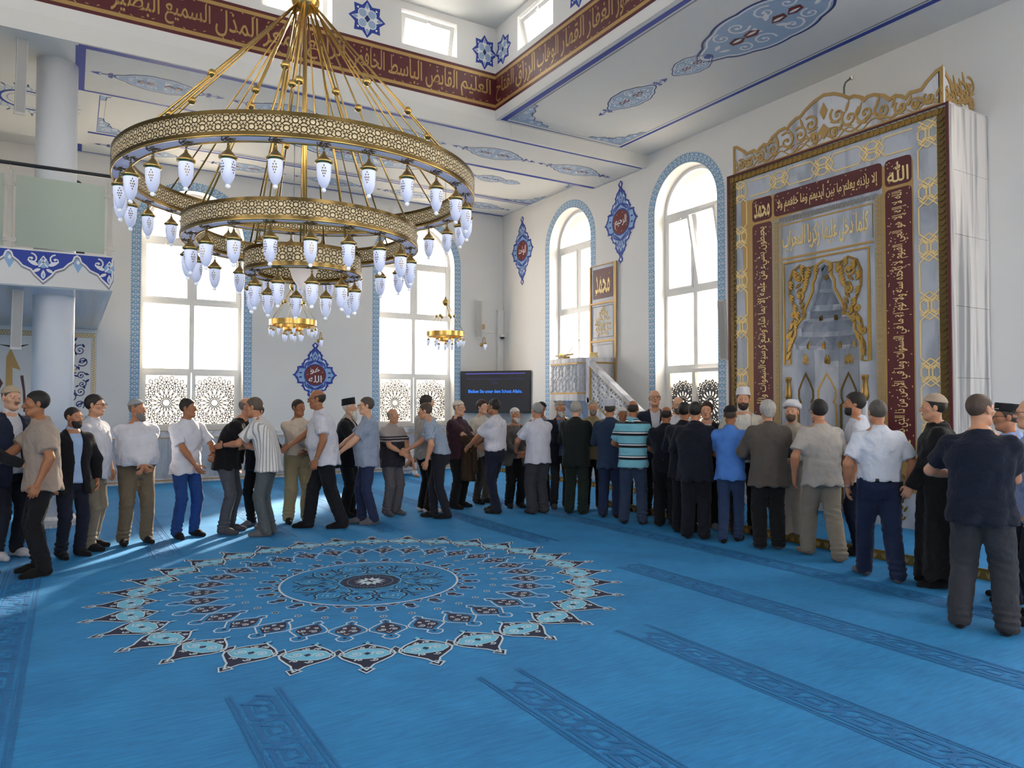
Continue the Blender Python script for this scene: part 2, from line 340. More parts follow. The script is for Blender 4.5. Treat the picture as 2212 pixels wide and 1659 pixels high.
def carpet_medallion():
    D = Deco((MC[0], MC[1], 0), (1, 0, 0), (0, 1, 0), Z3, .0012); pi2 = 2 * math.pi
    def sym(P): return [(-x, y) for x, y in P[::-1] if abs(x) > 1e-6] + list(P)
    N = 32
    for k in range(N):                                  # local frame: y outward
        a = pi2 * k / N + .03
        D.push(0, 0, a - math.pi / 2)
        body = [(0, 1.80), (.03, 1.83), (.06, 1.85), (.12, 1.9), (.175, 1.97), (.185, 2.02), (.16, 2.08), (.1, 2.15), (.045, 2.21), (.025, 2.26), (0, 2.3)]
        P = [(-x, y) for x, y in body[1:-1]][::-1]; P = body + P
        D.poly(P, M_CNAVY, 1); D.line(P, .014, M_CWHITE, 3, closed=True)
        q = [(0, 1.9), (.1, 1.92), (.15, 1.98), (.155, 2.03), (.09, 2.09), (0, 2.1)]; Q = q + [(-x, y) for x, y in q[1:-1]][::-1]
        D.poly(Q, M_CLITE, 2); D.line(Q, .008, M_CWHITE, 3, closed=True)
        for sx in (-1, 1):
            D.spiral((sx * .075, 2.0), .05, .4, 1.4, .012, M_CWHITE, 3, flip=sx, n=9); D.spiral((sx * .05, 2.12), .032, .4, 1, .011, M_CWHITE, 3, flip=-sx, n=7); D.spiral((sx * .04, 1.88), .03, .4, 1, .011, M_CWHITE, 3, flip=sx, n=7)
        D.poly([(0, 1.97), (.025, 2.0), (0, 2.03), (-.025, 2.0)], M_CPLUM, 3)
        D.poly([(-.05, 2.29), (0, 2.26), (.05, 2.29), (0, 2.36)], M_CNAVY, 1); D.line([(-.05, 2.29), (0, 2.26), (.05, 2.29), (0, 2.36)], .01, M_CWHITE, 3, closed=True)
        D.poly([(-.015, 2.3), (0, 2.285), (.015, 2.3), (0, 2.32)], M_CWHITE, 3)
        D.leaf((0, 1.81), .07, .03, -math.pi / 2, M_CLITE, 2); D.leaf((.0, 1.82), .06, .02, -math.pi / 2 + .7, M_CNAVY, 2); D.leaf((.0, 1.82), .06, .02, -math.pi / 2 - .7, M_CNAVY, 2)
        D.pop(); D.push(0, 0, a + pi2 / N / 2 - math.pi / 2)          # knots between petals
        D.poly([(-.04, 1.97), (0, 1.9), (.04, 1.97), (.03, 2.02), (-.03, 2.02)], M_CNAVY, 2); D.line([(-.04, 1.97), (0, 1.9), (.04, 1.97), (.03, 2.02), (-.03, 2.02)], .009, M_CWHITE, 3, closed=True)
        d = [(0, 1.26), (.035, 1.3), (.025, 1.335), (.08, 1.4), (.118, 1.46), (.12, 1.51), (.07, 1.57), (.03, 1.615), (.055, 1.655), (.035, 1.7), (0, 1.72)]
        P = d + [(-x, y) for x, y in d[1:-1]][::-1]
        D.line([(x * 1.15, 1.49 + (y - 1.49) * 1.06) for x, y in P], .012, M_CWHITE, 2, closed=True)
        e = [(0, 1.32), (.06, 1.4), (.095, 1.46), (.09, 1.52), (.04, 1.565), (0, 1.61)]; D.poly(e + [(-x, y) for x, y in e[1:-1]][::-1], M_CPLUM, 1)
        for sx in (-1, 1):
            D.spiral((sx * .042, 1.5), .034, 0, 1.3, .01, M_CWHITE, 2, flip=sx, n=10); D.spiral((sx * .028, 1.42), .024, 2, 1, .009, M_CWHITE, 2, flip=-sx, n=7); D.line([(0, 1.58), (sx * .02, 1.55)], .007, M_CWHITE, 2)
        D.poly([(-.015, 1.65), (0, 1.63), (.015, 1.65), (0, 1.68)], M_CPLUM, 2); D.poly([(-.012, 1.3), (0, 1.28), (.012, 1.3), (0, 1.32)], M_CPLUM, 2)
        D.ring((0, 1.16), .026, .008, M_CWHITE, 2, 10); D.disc((0, 1.16), .022, M_CNAVY, 1, 10); D.disc((0, 1.16), .009, M_CWHITE, 2, 8)
        D.pop()
    for k in range(24):                                 # small palmettes outside the ring
        D.push(0, 0, pi2 * k / 24 - math.pi / 2)
        D.poly([(-.05, .9), (0, .86), (.05, .9), (.03, .95), (-.03, .95)], M_CPLUM, 1); D.line([(-.05, .9), (0, .86), (.05, .9), (.04, .95), (.055, 1.0), (0, 1.03), (-.055, 1.0), (-.04, .95)], .009, M_CWHITE, 2, closed=True)
        D.poly([(-.03, .98), (0, .965), (.03, .98), (0, 1.01)], M_CPLUM, 2)
        D.pop(); D.push(0, 0, pi2 * (k + .5) / 24 - math.pi / 2); D.poly([(-.05, .83), (.05, .83), (0, .87)], M_CPLUM, 1); D.line([(-.06, .83), (0, .885), (.06, .83)], .008, M_CWHITE, 2); D.pop()
    D.ring((0, 0), .815, .02, M_CWHITE, 3, 96)
    for k in range(12):                                 # petals of the inner rosette
        D.push(0, 0, pi2 * k / 12 - math.pi / 2)
        h = [(0, .72), (.05, .66), (.1, .63), (.13, .56), (.1, .5), (.14, .44), (.1, .36), (.05, .33), (0, .3)]
        for sx in (-1, 1):
            D.line([(sx * x, y) for x, y in h], .016, M_CNAVY, 2); D.line([(sx * x * .82, .02 + y * .96) for x, y in h], .008, M_CLITE, 2)
            D.spiral((sx * .05, .44), .035, 0, 1.2, .01, M_CNAVY, 2, flip=sx, n=9); D.spiral((sx * .06, .36), .025, 1, 1, .008, M_CLITE, 2, flip=-sx, n=8)
            D.line([(sx * .02, .5), (sx * .06, .55), (sx * .02, .62)], .009, M_CLITE, 2); D.line([(sx * .15, .58), (sx * .17, .63), (sx * .15, .68)], .013, M_CNAVY, 2)
        if k % 2 == 0: D.poly([(-.05, .57), (0, .52), (.05, .57), (0, .64)], M_CNAVY, 1)
        D.disc((0, .57), .014, M_CWHITE, 2, 8); D.pop()
    D.poly([((.26 + .02 * (k % 2)) * math.cos(pi2 * k / 24), (.26 + .02 * (k % 2)) * math.sin(pi2 * k / 24)) for k in range(24)], M_CNAVY, 3)
    D.ring((0, 0), .285, .01, M_CLITE, 3, 40)
    for k in range(40): D.disc((.21 * math.cos(pi2 * k / 40) , .21 * math.sin(pi2 * k / 40)), .007, M_CLITE, 4, 6)
    D.poly([((.15 if k % 2 == 0 else .085) * math.cos(pi2 * k / 24), (.15 if k % 2 == 0 else .085) * math.sin(pi2 * k / 24)) for k in range(24)], M_CWHITE, 4)
    for k in range(4): D.leaf((0, 0), .07, .03, pi2 * k / 4, M_CNAVY, 5)
    D.build('carpet_medallion', floor)
carpet_medallion()
# raised prayer platform along the qibla wall
pf = [(7.44, 3.4), (7.44, 9.3), (8.95, 9.3), (8.95, YB), (XW, YB), (XW, YR), (8.95, YR), (8.95, 3.4)]
pm = MB(); pm.add([(x, y, .1) for x, y in pf], [tuple(range(8))[::-1]])
plat = tag(pm.build('floor_platform', M_CARPET), kind='structure')
rm = MB(); edge = [(8.95, YR), (8.95, 3.4), (7.44, 3.4), (7.44, 9.3), (8.95, 9.3), (8.95, YB)]
for (x0, y0), (x1, y1) in zip(edge[:-1], edge[1:]): rm.box(min(x0, x1) - .012, max(x0, x1) + .012, min(y0, y1) - .012, max(y0, y1) + .012, 0, .104)
riser = rm.build('platform_riser', M_GOLDD, plat)
lm = Deco((7.428, 0, 0), (0, -1, 0), Z3, (-1, 0, 0))
lf2 = Deco((8.938, 0, 0), (0, -1, 0), Z3, (-1, 0, 0))
for DD, y0, y1 in ((lm, 3.45, 9.3), (lf2, 9.35, 16.6)):
    y = y0
    while y < y1:
        for a in (-.5, 0, .5): DD.leaf((-y, .015), .07, .022, math.pi / 2 + a, M_GOLDP, 1, d=.006)
        y += .115
lm.build('riser_leaf_carving', plat); lf2.build('riser_leaf_carving', plat)
# ---------------------------------------------------------------- ceilings
def slab(name, boxes, m=M_CEIL):
    b = MB()
    for q in boxes: b.box(*q)
    return tag(b.build(name, m), kind='structure')
ceiling = slab('ceiling', [(OX1, XW, YR, OY1, ZC, ZC + .003), (XL, XW, 12.78, YB, ZC, ZC + .003), (XL, OX1, YR, OY0, ZC, ZC + .003), (XL, OX0, OY0, OY1, ZC, ZC + .003)])
beam = slab('ceiling_beam', [(XL, XW, OY1, 12.78, ZB, ZC), (XL, .2, 12.78, 15.4, ZB, ZC - .003)])
# drum under the dome, with its small windows
FR_DB = ((0, OY1, 0), (1, 0, 0), Z3, (0, -1, 0)); FR_DR = ((OX1, 0, 0), (0, -1, 0), Z3, (-1, 0, 0)); FR_DF = ((0, OY0, 0), (-1, 0, 0), Z3, (0, 1, 0)); FR_DL = ((OX0, 0, 0), (0, 1, 0), Z3, (1, 0, 0))
DWB = [(-2.25, -1.2), (.13, 1.18), (2.36, 3.42), (4.58, 5.6)]; DWR = [(-10.3, -9.25), (-7.9, -6.85), (-5.6, -4.55), (-3.2, -2.15)]
wd_b = wall('wall_drum_back', FR_DB, OX0, OX1, ZC, ZD, [(a, b, 7.6, 8.18, False) for a, b in DWB], reveal=.3)
wd_r = wall('wall_drum_right', FR_DR, -OY1, -OY0, ZC, ZD, [(a, b, 7.6, 8.18, False) for a, b in DWR], reveal=.3)
wd_f = wall('wall_drum_front', FR_DF, -OX1, -OX0, ZC, ZD, [(-b, -a, 7.6, 8.18, False) for a, b in DWB], reveal=.3)
wd_l = wall('wall_drum_left', FR_DL, OY0, OY1, ZC, ZD, [(-b, -a, 7.6, 8.18, False) for a, b in DWR], reveal=.3)
slab('ceiling_drum', [(OX0 - .1, OX1 + .1, OY0 - .1, OY1 + .1, ZD, ZD + .1)])
# ---------------------------------------------------------------- ornaments on walls and ceilings
def medallion_ceiling(D, L, Wd, arrow=True, red=True):
    """lobed light-blue cartouche with pale scrolls, dark outline and arrow ends; local u along its length"""
    n = 72; P = []
    for k in range(n):
        a = 2 * math.pi * k / n; c, s_ = math.cos(a), math.sin(a)
        r = 1 + .055 * abs(math.cos(a * 5)) - .03 + (.22 * max(0, abs(c) - .9) / .1)
        P.append((L / 2 * c * r, Wd / 2 * s_ * r))
    D.poly(P, M_PBLUE, 1); D.line(P, .03 * Wd, M_DBLUE, 2, closed=True); D.line([(x * .93, y * .92) for x, y in P], .025 * Wd, M_WHITE, 2, closed=True)
    for sx in (-1, 1):
        for sy in (-1, 1):
            D.spiral((sx * L * .12, sy * Wd * .24), Wd * .15, sx * .6, 1.3, .03 * Wd, M_WHITE, 2, flip=sx * sy); D.spiral((sx * L * .28, sy * Wd * .2), Wd * .12, 1.2, 1.2, .026 * Wd, M_WHITE, 2, flip=-sx * sy)
            D.leaf((sx * L * .05, sy * Wd * .08), L * .12, Wd * .07, sx * sy * .9 if sx > 0 else math.pi + sx * sy * -.9 + 0, M_WHITE, 2); D.leaf((sx * L * .36, sy * Wd * .1), L * .09, Wd * .06, (0 if sx > 0 else math.pi) - sx * sy * .5, M_WHITE, 2)
        if red:
            for t in (0, 1):
                x0 = sx * L * (.05 + .13 * t); Q = [(x0, -.02 * Wd), (x0 + sx * L * .06, .09 * Wd * sx), (x0 + sx * L * .13, .05 * Wd * sx), (x0 + sx * L * .12, -.04 * Wd * sx), (x0 + sx * L * .05, -.07 * Wd * sx)]
                D.poly(Q, M_BURGP, 3); D.leaf((x0 + sx * L * .02, 0), L * .09, Wd * .05, 0 if sx > 0 else math.pi, M_WHITE, 4)
        if arrow:
            x0 = sx * L * .6; e = sx * L * .19
            D.line([(x0, 0), (x0 + e, 0)], .035 * Wd, M_BLUE, 2); D.poly([(x0 + e, .11 * Wd), (x0 + e * 1.75, 0), (x0 + e, -.11 * Wd), (x0 + e * 1.2, 0)], M_BLUE, 2)
            for sy in (-1, 1): D.spiral((x0 + e * .4, sy * .09 * Wd), .08 * Wd, -sx * sy * 1.5, .8, .04 * Wd, M_BLUE, 2, flip=sx * sy, n=9)
def corner_leaf(D, S):
    P = [(0, 0), (S, 0), (S * .98, S * .1), (S * .8, S * .12), (S * .68, S * .24), (S * .5, S * .2), (S * .42, S * .38), (S * .3, S * .42), (S * .24, S * .56), (S * .2, S * .5), (S * .24, S * .68), (S * .12, S * .8), (S * .1, S * .98), (0, S)]
    D.poly(P, M_PBLUE, 1); D.line(P[1:], .02 * S, M_DBLUE, 2)
    for c, r in (((.2, .2), .14), ((.5, .1), .08), ((.1, .5), .08), ((.38, .3), .08), ((.72, .08), .05), ((.08, .72), .05)): D.spiral((c[0] * S, c[1] * S), r * S, 1, 1.3, .022 * S, M_WHITE, 2, n=10)
def frame_lines(D, x0, y0, x1, y1, wd=.05, inner=True):
    D.line(rect(x0, y0, x1, y1), wd, M_BLUE, 1, closed=True)
    if inner: D.line(rect(x0 + .09, y0 + .09, x1 - .09, y1 - .09), .018, M_GREY, 1, closed=True)
# ceiling plane: u = x, v = -y
D = Deco((0, 0, ZB), (1, 0, 0), (0, -1, 0), (0, 0, -1)); D.line(rect(.04, -12.71, 9.83, -11.14), .05, M_BLUE, 1, closed=True); D.line([(.06, -12.71), (.06, -11.14)], .12, M_BLUE, 2)
for x in (1.09, 3.0, 4.93, 6.86, 8.75): D.push(x, -11.93, 0); medallion_ceiling(D, .98, .55); D.pop()
D.build('painted_beam_ornament', beam)
D = Deco((0, 0, ZC), (1, 0, 0), (0, -1, 0), (0, 0, -1)); D.line(rect(.06, -16.68, 9.83, -15.42), .04, M_BLUE, 1, closed=True); D.line([(.08, -16.68), (.08, -15.42)], .1, M_BLUE, 2)
for x in (1.2, 3.1, 5.0, 6.9, 8.8): D.push(x, -16.05, 0); medallion_ceiling(D, .95, .5); D.pop()
frame_lines(D, .35, -15.3, 9.82, -12.9, .03)
for cx_, cy_, r_ in ((.36, -15.29, 0), (9.81, -15.29, math.pi / 2), (9.81, -12.91, math.pi), (.36, -12.91, -math.pi / 2)): D.push(cx_, cy_, r_); corner_leaf(D, .75); D.pop()
D.push(5.1, -14.0, 0); medallion_ceiling(D, 2.6, 1.0, False); D.pop()
for sx in (-1, 1):
    for dx, l_, w_ in ((1.95, .8, .5), (2.85, .62, .42)): D.push(5.1 + sx * dx, -14.0, 0); medallion_ceiling(D, l_, w_, False, True); D.pop()
    D.line([(5.1 + sx * 1.3, -14), (5.1 + sx * 3.5, -14)], .02, M_DBLUE, 1); D.push(5.1 + sx * 3.35, -14, 0); medallion_ceiling(D, .4, .3, False, False); D.pop()
D.build('painted_ceiling_panel', ceiling)
D = Deco((0, 0, ZC), (1, 0, 0), (0, -1, 0), (0, 0, -1)); frame_lines(D, 6.48, -10.96, 9.12, -1.84, .055)
for cx_, cy_, r_ in ((6.58, -10.86, 0), (9.02, -10.86, math.pi / 2), (9.02, -1.94, math.pi), (6.58, -1.94, -math.pi / 2)): D.push(cx_, cy_, r_); corner_leaf(D, .75); D.pop()
D.push(7.8, -6.4, math.pi / 2); medallion_ceiling(D, 1.9, 1.12, False); D.pop()
for s_ in (-1, 1):
    D.push(7.8, -6.4 + s_ * 1.32, math.pi / 2); medallion_ceiling(D, .62, .5, False); D.pop()
    D.push(7.79, -6.4 + s_ * 2.68, math.pi / 2); medallion_ceiling(D, .92, .58); D.pop()
    D.disc((7.8, -6.4 + s_ * 1.0), .06, M_BLUE, 2)
D.build('painted_ceiling_panel', ceiling)
D = Deco((-.6, 13.6, ZB), (1, 0, 0), (0, -1, 0), (0, 0, -1))                # round rosette beside the column
for k in range(24):
    D.push(0, 0, 2 * math.pi * k / 24); D.line([(.42, 0), (.5, .05), (.6, 0), (.5, -.05)], .02, M_PBLUE, 1, closed=True); D.leaf((.58, 0), .12, .03, 0, M_DBLUE, 1); D.pop()
D.ring((0, 0), .4, .05, M_BLUE, 1, 40); D.ring((0, 0), .3, .02, M_PBLUE, 1, 40); D.build('painted_rosette', beam)
# ---- red inscription band on the drum
BZ0, BZ1 = 6.84, 7.5
def band(fr, u0, u1, names, parent, right_to_left=True):
    D = Deco(*fr); D.poly(rect(u0, BZ0, u1, BZ1), M_BURG, 1)
    for z in (BZ0 + .075, BZ1 - .075): D.poly(rect(u0, z - .027, u1, z + .027), M_GOLDP, 2)
    u = u1 - .06
    for nme, w in names:
        D.text(arabic(nme), u - w / 2, (BZ0 + BZ1) / 2 - .005, w * .9, .4, M_GOLDP, 2, bold=.008)
        for q in range(4): D.leaf((u - w * (.15 + .22 * q), BZ1 - .15 + .02 * (q % 2)), .05, .018, 1.2 + q, M_GOLDP, 2); D.leaf((u - w * (.2 + .2 * q), BZ0 + .13), .05, .016, .4 - q * .5, M_GOLDP, 2)
        u -= w
        if u < u0 + .3: break
    D.build('inscription_band', parent)
band(FR_DB, OX0, OX1, [(n_, .66) for n_ in ('العليم', 'القابض', 'الباسط', 'الخافض', 'الرافع', 'المعز', 'المذل', 'السميع', 'البصير', 'الحكم', 'العدل', 'اللطيف', 'الخبير', 'الحليم')], wd_b)
band(FR_DR, -OY1, -OY0, [(n_, .66) for n_ in ('السلام', 'المؤمن', 'المهيمن', 'العزيز', 'الجبار', 'المتكبر', 'الخالق', 'البارئ', 'المصور', 'الغفار', 'القهار', 'الوهاب', 'الرزاق', 'الفتاح')], wd_r)
def star_tile(D, S):
    P = []
    for k in range(8):
        a = 2 * math.pi * k / 8 + math.pi / 8 * 0
        P.append((S * math.cos(a), S * math.sin(a))); P.append((S * .72 * math.cos(a + math.pi / 8), S * .72 * math.sin(a + math.pi / 8)))
    D.poly(P, M_BLUE, 1)
    for k in range(4):
        a = math.pi / 2 * k; D.leaf((.0, 0), S * .85, S * .34, a, M_WHITE, 2); D.leaf((S * .5 * math.cos(a), S * .5 * math.sin(a)), S * .3, S * .18, a, M_PBLUE, 3)
        b = a + math.pi / 4; D.disc((S * .36 * math.cos(b), S * .36 * math.sin(b)), S * .25, M_WHITE, 3); D.disc((S * .36 * math.cos(b), S * .36 * math.sin(b)), S * .21, M_PBLUE, 4); D.poly([(S * .75 * math.cos(b + t), S * .75 * math.sin(b + t)) for t in (-.1, .1)] + [(S * .62 * math.cos(b), S * .62 * math.sin(b))], M_WHITE, 3)
    D.poly([(S * .16, 0), (0, S * .2), (-S * .16, 0), (0, -S * .2)], M_DBLUE, 5)
for x in (-.03, 1.77, 3.99, 6.14): 
    D = Deco(*FR_DB); D.push(x if x < 6 else x, 7.83, 0, 1 if x < 6 else .8, 1); star_tile(D, .31); D.pop(); D.build('painted_star_tile', wd_b)
for y in (10.78, 8.57, 6.23, 3.87):
    D = Deco(*FR_DR); D.push(-y, 7.83); star_tile(D, .27 if y > 10 else .31); D.pop(); D.build('painted_star_tile', wd_r)
D = Deco((5.2, 9.7, ZD), (1, 0, 0), (0, -1, 0), (0, 0, -1)); star_tile(D, .4); D.build('painted_star_tile', bpy.data.objects['ceiling_drum'])
# ---- blue and red calligraphy medallions
def wall_medallion(fr, u, v, Wd, H, words, name_parent, disc=.2):
    D = Deco(*fr); D.push(u, v)
    rx, ry = Wd / 2, H / 2; n = 40
    half = [(0, 1), (.1, .93), (.03, .86), (.08, .8), (.22, .72), (.32, .62), (.3, .52), (.48, .46), (.6, .34), (.58, .25), (.8, .24), (.86, .1), (1.0, 0)]
    Pq = half; P = [(x, y) for x, y in Pq] + [(x, -y) for x, y in Pq[:-1][::-1]] + [(-x, -y) for x, y in Pq[1:]] + [(-x, y) for x, y in Pq[1:-1][::-1]]
    P = [(x * rx, y * ry) for x, y in P]
    D.poly(P, M_LBLUE, 1); D.line(P, .045, M_BLUE, 3, closed=True)
    for x, y in P: 
        D.disc((x * 1.03 + (.012 if x > 0 else -.012), y * 1.01), .018, M_BLUE, 3, 7)
    for sy in (-1, 1):
        for sx in (-1, 1):
            D.line([(0, sy * ry * .8), (sx * rx * .22, sy * ry * .6), (sx * rx * .1, sy * ry * .45), (sx * rx * .45, sy * ry * .36), (sx * rx * .5, sy * ry * .2)], .03, M_BLUE, 2)
            D.leaf((sx * rx * .16, sy * ry * .68), .1, .03, sy * (math.pi / 2 + sx * .5) + (math.pi if sy > 0 else math.pi), M_WHITE, 4); D.leaf((sx * rx * .38, sy * ry * .48), .12, .035, -sy * math.pi / 2 + sx * sy * .6, M_WHITE, 4)
            D.leaf((sx * rx * .62, sy * ry * .07), .09, .04, 0 if sx > 0 else math.pi, M_BLUE, 2); D.spiral((sx * .04, sy * ry * .97), .035, 0, .8, .014, M_BLUE, 3, flip=sx * sy, n=8)
        D.poly([(0, sy * ry * .66), (.035, sy * ry * .57), (0, sy * ry * .48), (-.035, sy * ry * .57)], M_BLUE, 3); D.leaf((0, sy * ry * .6), .07, .025, -sy * math.pi / 2, M_WHITE, 4)
        D.line([(-rx * .4, sy * ry * .3), (0, sy * ry * .46), (rx * .4, sy * ry * .3)], .035, M_BLUE, 3); D.poly([(0, sy * ry * 1.0), (.03, sy * ry * .94), (0, sy * ry * .88), (-.03, sy * ry * .94)], M_WHITE, 4)
    D.disc((0, 0), disc * 1.1, M_BLUE, 4, 32); D.disc((0, 0), disc, M_BURGP, 5, 32)
    if len(words) == 1: D.text(arabic(words[0]), 0, 0, disc * 1.45, disc * 1.0, M_WHITE, 6, bold=.01)
    else:
        D.text(arabic(words[0]), .0, disc * .38, disc * 1.0, disc * .6, M_WHITE, 6, bold=.01); D.text(arabic(words[1]), 0, -disc * .38, disc * 1.3, disc * .68, M_WHITE, 6, bold=.01)
    for k in range(7): D.leaf((disc * .72 * math.cos(k * .9 + .4), disc * .72 * math.sin(k * .9 + .4)), .03, .012, k, M_WHITE, 6)
    D.pop(); D.build('calligraphy_medallion', name_parent)
wall_medallion(FR_BACK, 4.85, 2.32, .95, 1.46, ('هو', 'الله'), wall_back, .235)
wall_medallion(FR_Q, -11.88, 5.5, 1.0, 1.7, ('الرحيم',), wall_right, .26)
wall_medallion(FR_Q, -15.8, 5.59, .98, 1.72, ('الواحد',), wall_right, .25)
# ---------------------------------------------------------------- windows
def border(fr, u0, u1, zs, z0, parent):
    c = .095; r = (u1 - u0) / 2 + c; uc = (u0 + u1) / 2; h = zs - z0; Lp = h * 2 + math.pi * r
    D = Deco(*fr); O, U, V, N = (np.array(a, float) for a in fr)
    def fn(s, t, w):
        if s < h: p = (u0 - c - t, z0 + s)
        elif s > h + math.pi * r: p = (u1 + c + t, z0 + (Lp - s))
        else:
            a = (s - h) / r; p = (uc - (r + t) * math.cos(a), zs + (r + t) * math.sin(a))
        return O + U * p[0] + V * p[1] + N * w
    D.fn = fn; n = round(Lp / .112); st = Lp / n
    for k in range(n):
        s = k * st
        D.poly([(s, -.072), (s + st, -.072), (s + st, .072), (s, .072)], M_MBLUE, 1)
        for f in (0, .5):
            a = s + f * st
            D.poly([(a, .072), (a + st * .25, .1), (a + st * .5, .072)], M_MBLUE, 1); D.poly([(a, -.072), (a + st * .5, -.072), (a + st * .25, -.095)], M_MBLUE, 1)
        for sg in (-1, 1):
            D.line([(s + .012, sg * .03), (s + st * .25, sg * .055), (s + st * .5, sg * .05), (s + st * .62, sg * .03)], .011, M_WHITE, 2)
            D.disc((s + st * .42, sg * .028), .011, M_WHITE, 2, 6)
        D.poly([(s + st * .75, 0), (s + st * .9, .016), (s + st * 1.05, 0), (s + st * .9, -.016)], M_WHITE, 2); D.leaf((s + st * .15, 0), .05, .014, 0, M_WHITE, 2, n=3)
    D.build('painted_window_border', parent)
def lattice(D, w, h, m, d=.014, wd=.021):
    """girih screen: sixteen-fold rosette with stars and hexagons around it; origin at panel centre"""
    cx_, cy_ = 0, -h * .06; N = 16; a1 = 2 * math.pi / N
    P = lambda r, a: (cx_ + r * math.cos(a), cy_ + r * math.sin(a))
    Rr = w * .41
    inside = lambda q: abs(q[0]) <= w / 2 and abs(q[1]) <= h / 2
    def seg(pts, closed=False):
        pts = list(pts) + ([pts[0]] if closed else [])
        for p, q in zip(pts[:-1], pts[1:]):
            if inside(p) and inside(q): D.line([p, q], wd, m, 1, d)
            elif inside(p) or inside(q):
                if inside(q): p, q = q, p
                t = 1.
                for k in (0, 1):
                    lim = (w, h)[k] / 2
                    if abs(q[k]) > lim: t = min(t, ((lim if q[k] > 0 else -lim) - p[k]) / (q[k] - p[k]))
                if t > .05: D.line([p, (p[0] + (q[0] - p[0]) * t, p[1] + (q[1] - p[1]) * t)], wd, m, 1, d)
    seg([P(Rr * (.2 if k % 2 == 0 else .28), a1 * k / 2) for k in range(2 * N)], True)
    for k in range(N):
        a = a1 * k
        seg([P(Rr * .28, a - a1 / 2), P(Rr * .45, a), P(Rr * .28, a + a1 / 2)]); 
        seg([P(Rr * .45, a), P(Rr * .6, a - a1 * .4), P(Rr * .86, a - a1 * .36), P(Rr, a), P(Rr * .86, a + a1 * .36), P(Rr * .6, a + a1 * .4)], True)
        b = a + a1 / 2
        seg([P(Rr * .86, a + a1 * .36), P(Rr * .95, b), P(Rr * .86, a + a1 * .64)]); seg([P(Rr * .95, b), P(Rr * 1.06, b - a1 * .2), P(Rr * 1.2, b - a1 * .17), P(Rr * 1.26, b), P(Rr * 1.2, b + a1 * .17), P(Rr * 1.06, b + a1 * .2)], True)
        seg([P(Rr * 1.06, b + a1 * .2), P(Rr, a + a1), P(Rr * 1.06, b + a1 * .8)]); seg([P(Rr, a), P(Rr * 1.14, a), P(Rr * 1.2, a - a1 * .33)]); seg([P(Rr * 1.14, a), P(Rr * 1.2, a + a1 * .33)])
        seg([P(Rr * 1.26, b), P(Rr * 1.38, a + a1 * .75), P(Rr * 1.36, a + a1), P(Rr * 1.2, a + a1 * .83)]); seg([P(Rr * 1.26, b), P(Rr * 1.38, a + a1 * .25), P(Rr * 1.36, a), P(Rr * 1.2, a + a1 * .17)])
        seg([P(Rr * 1.38, a + a1 * .25), P(Rr * 1.5, a + a1 * .5), P(Rr * 1.38, a + a1 * .75)]); seg([P(Rr * 1.36, a), P(Rr * 1.55, a - a1 * .2), P(Rr * 1.7, a), P(Rr * 1.55, a + a1 * .2)], True)
        seg([P(Rr * 1.5, b), P(Rr * 1.66, b - a1 * .2), P(Rr * 1.8, b), P(Rr * 1.66, b + a1 * .2)], True)
M_LATT = mat('lattice_grey', '#5c6068', .5, noise=.03)
M_FILM = frosted('frosted_window_film', '#f7f1e6', .95)
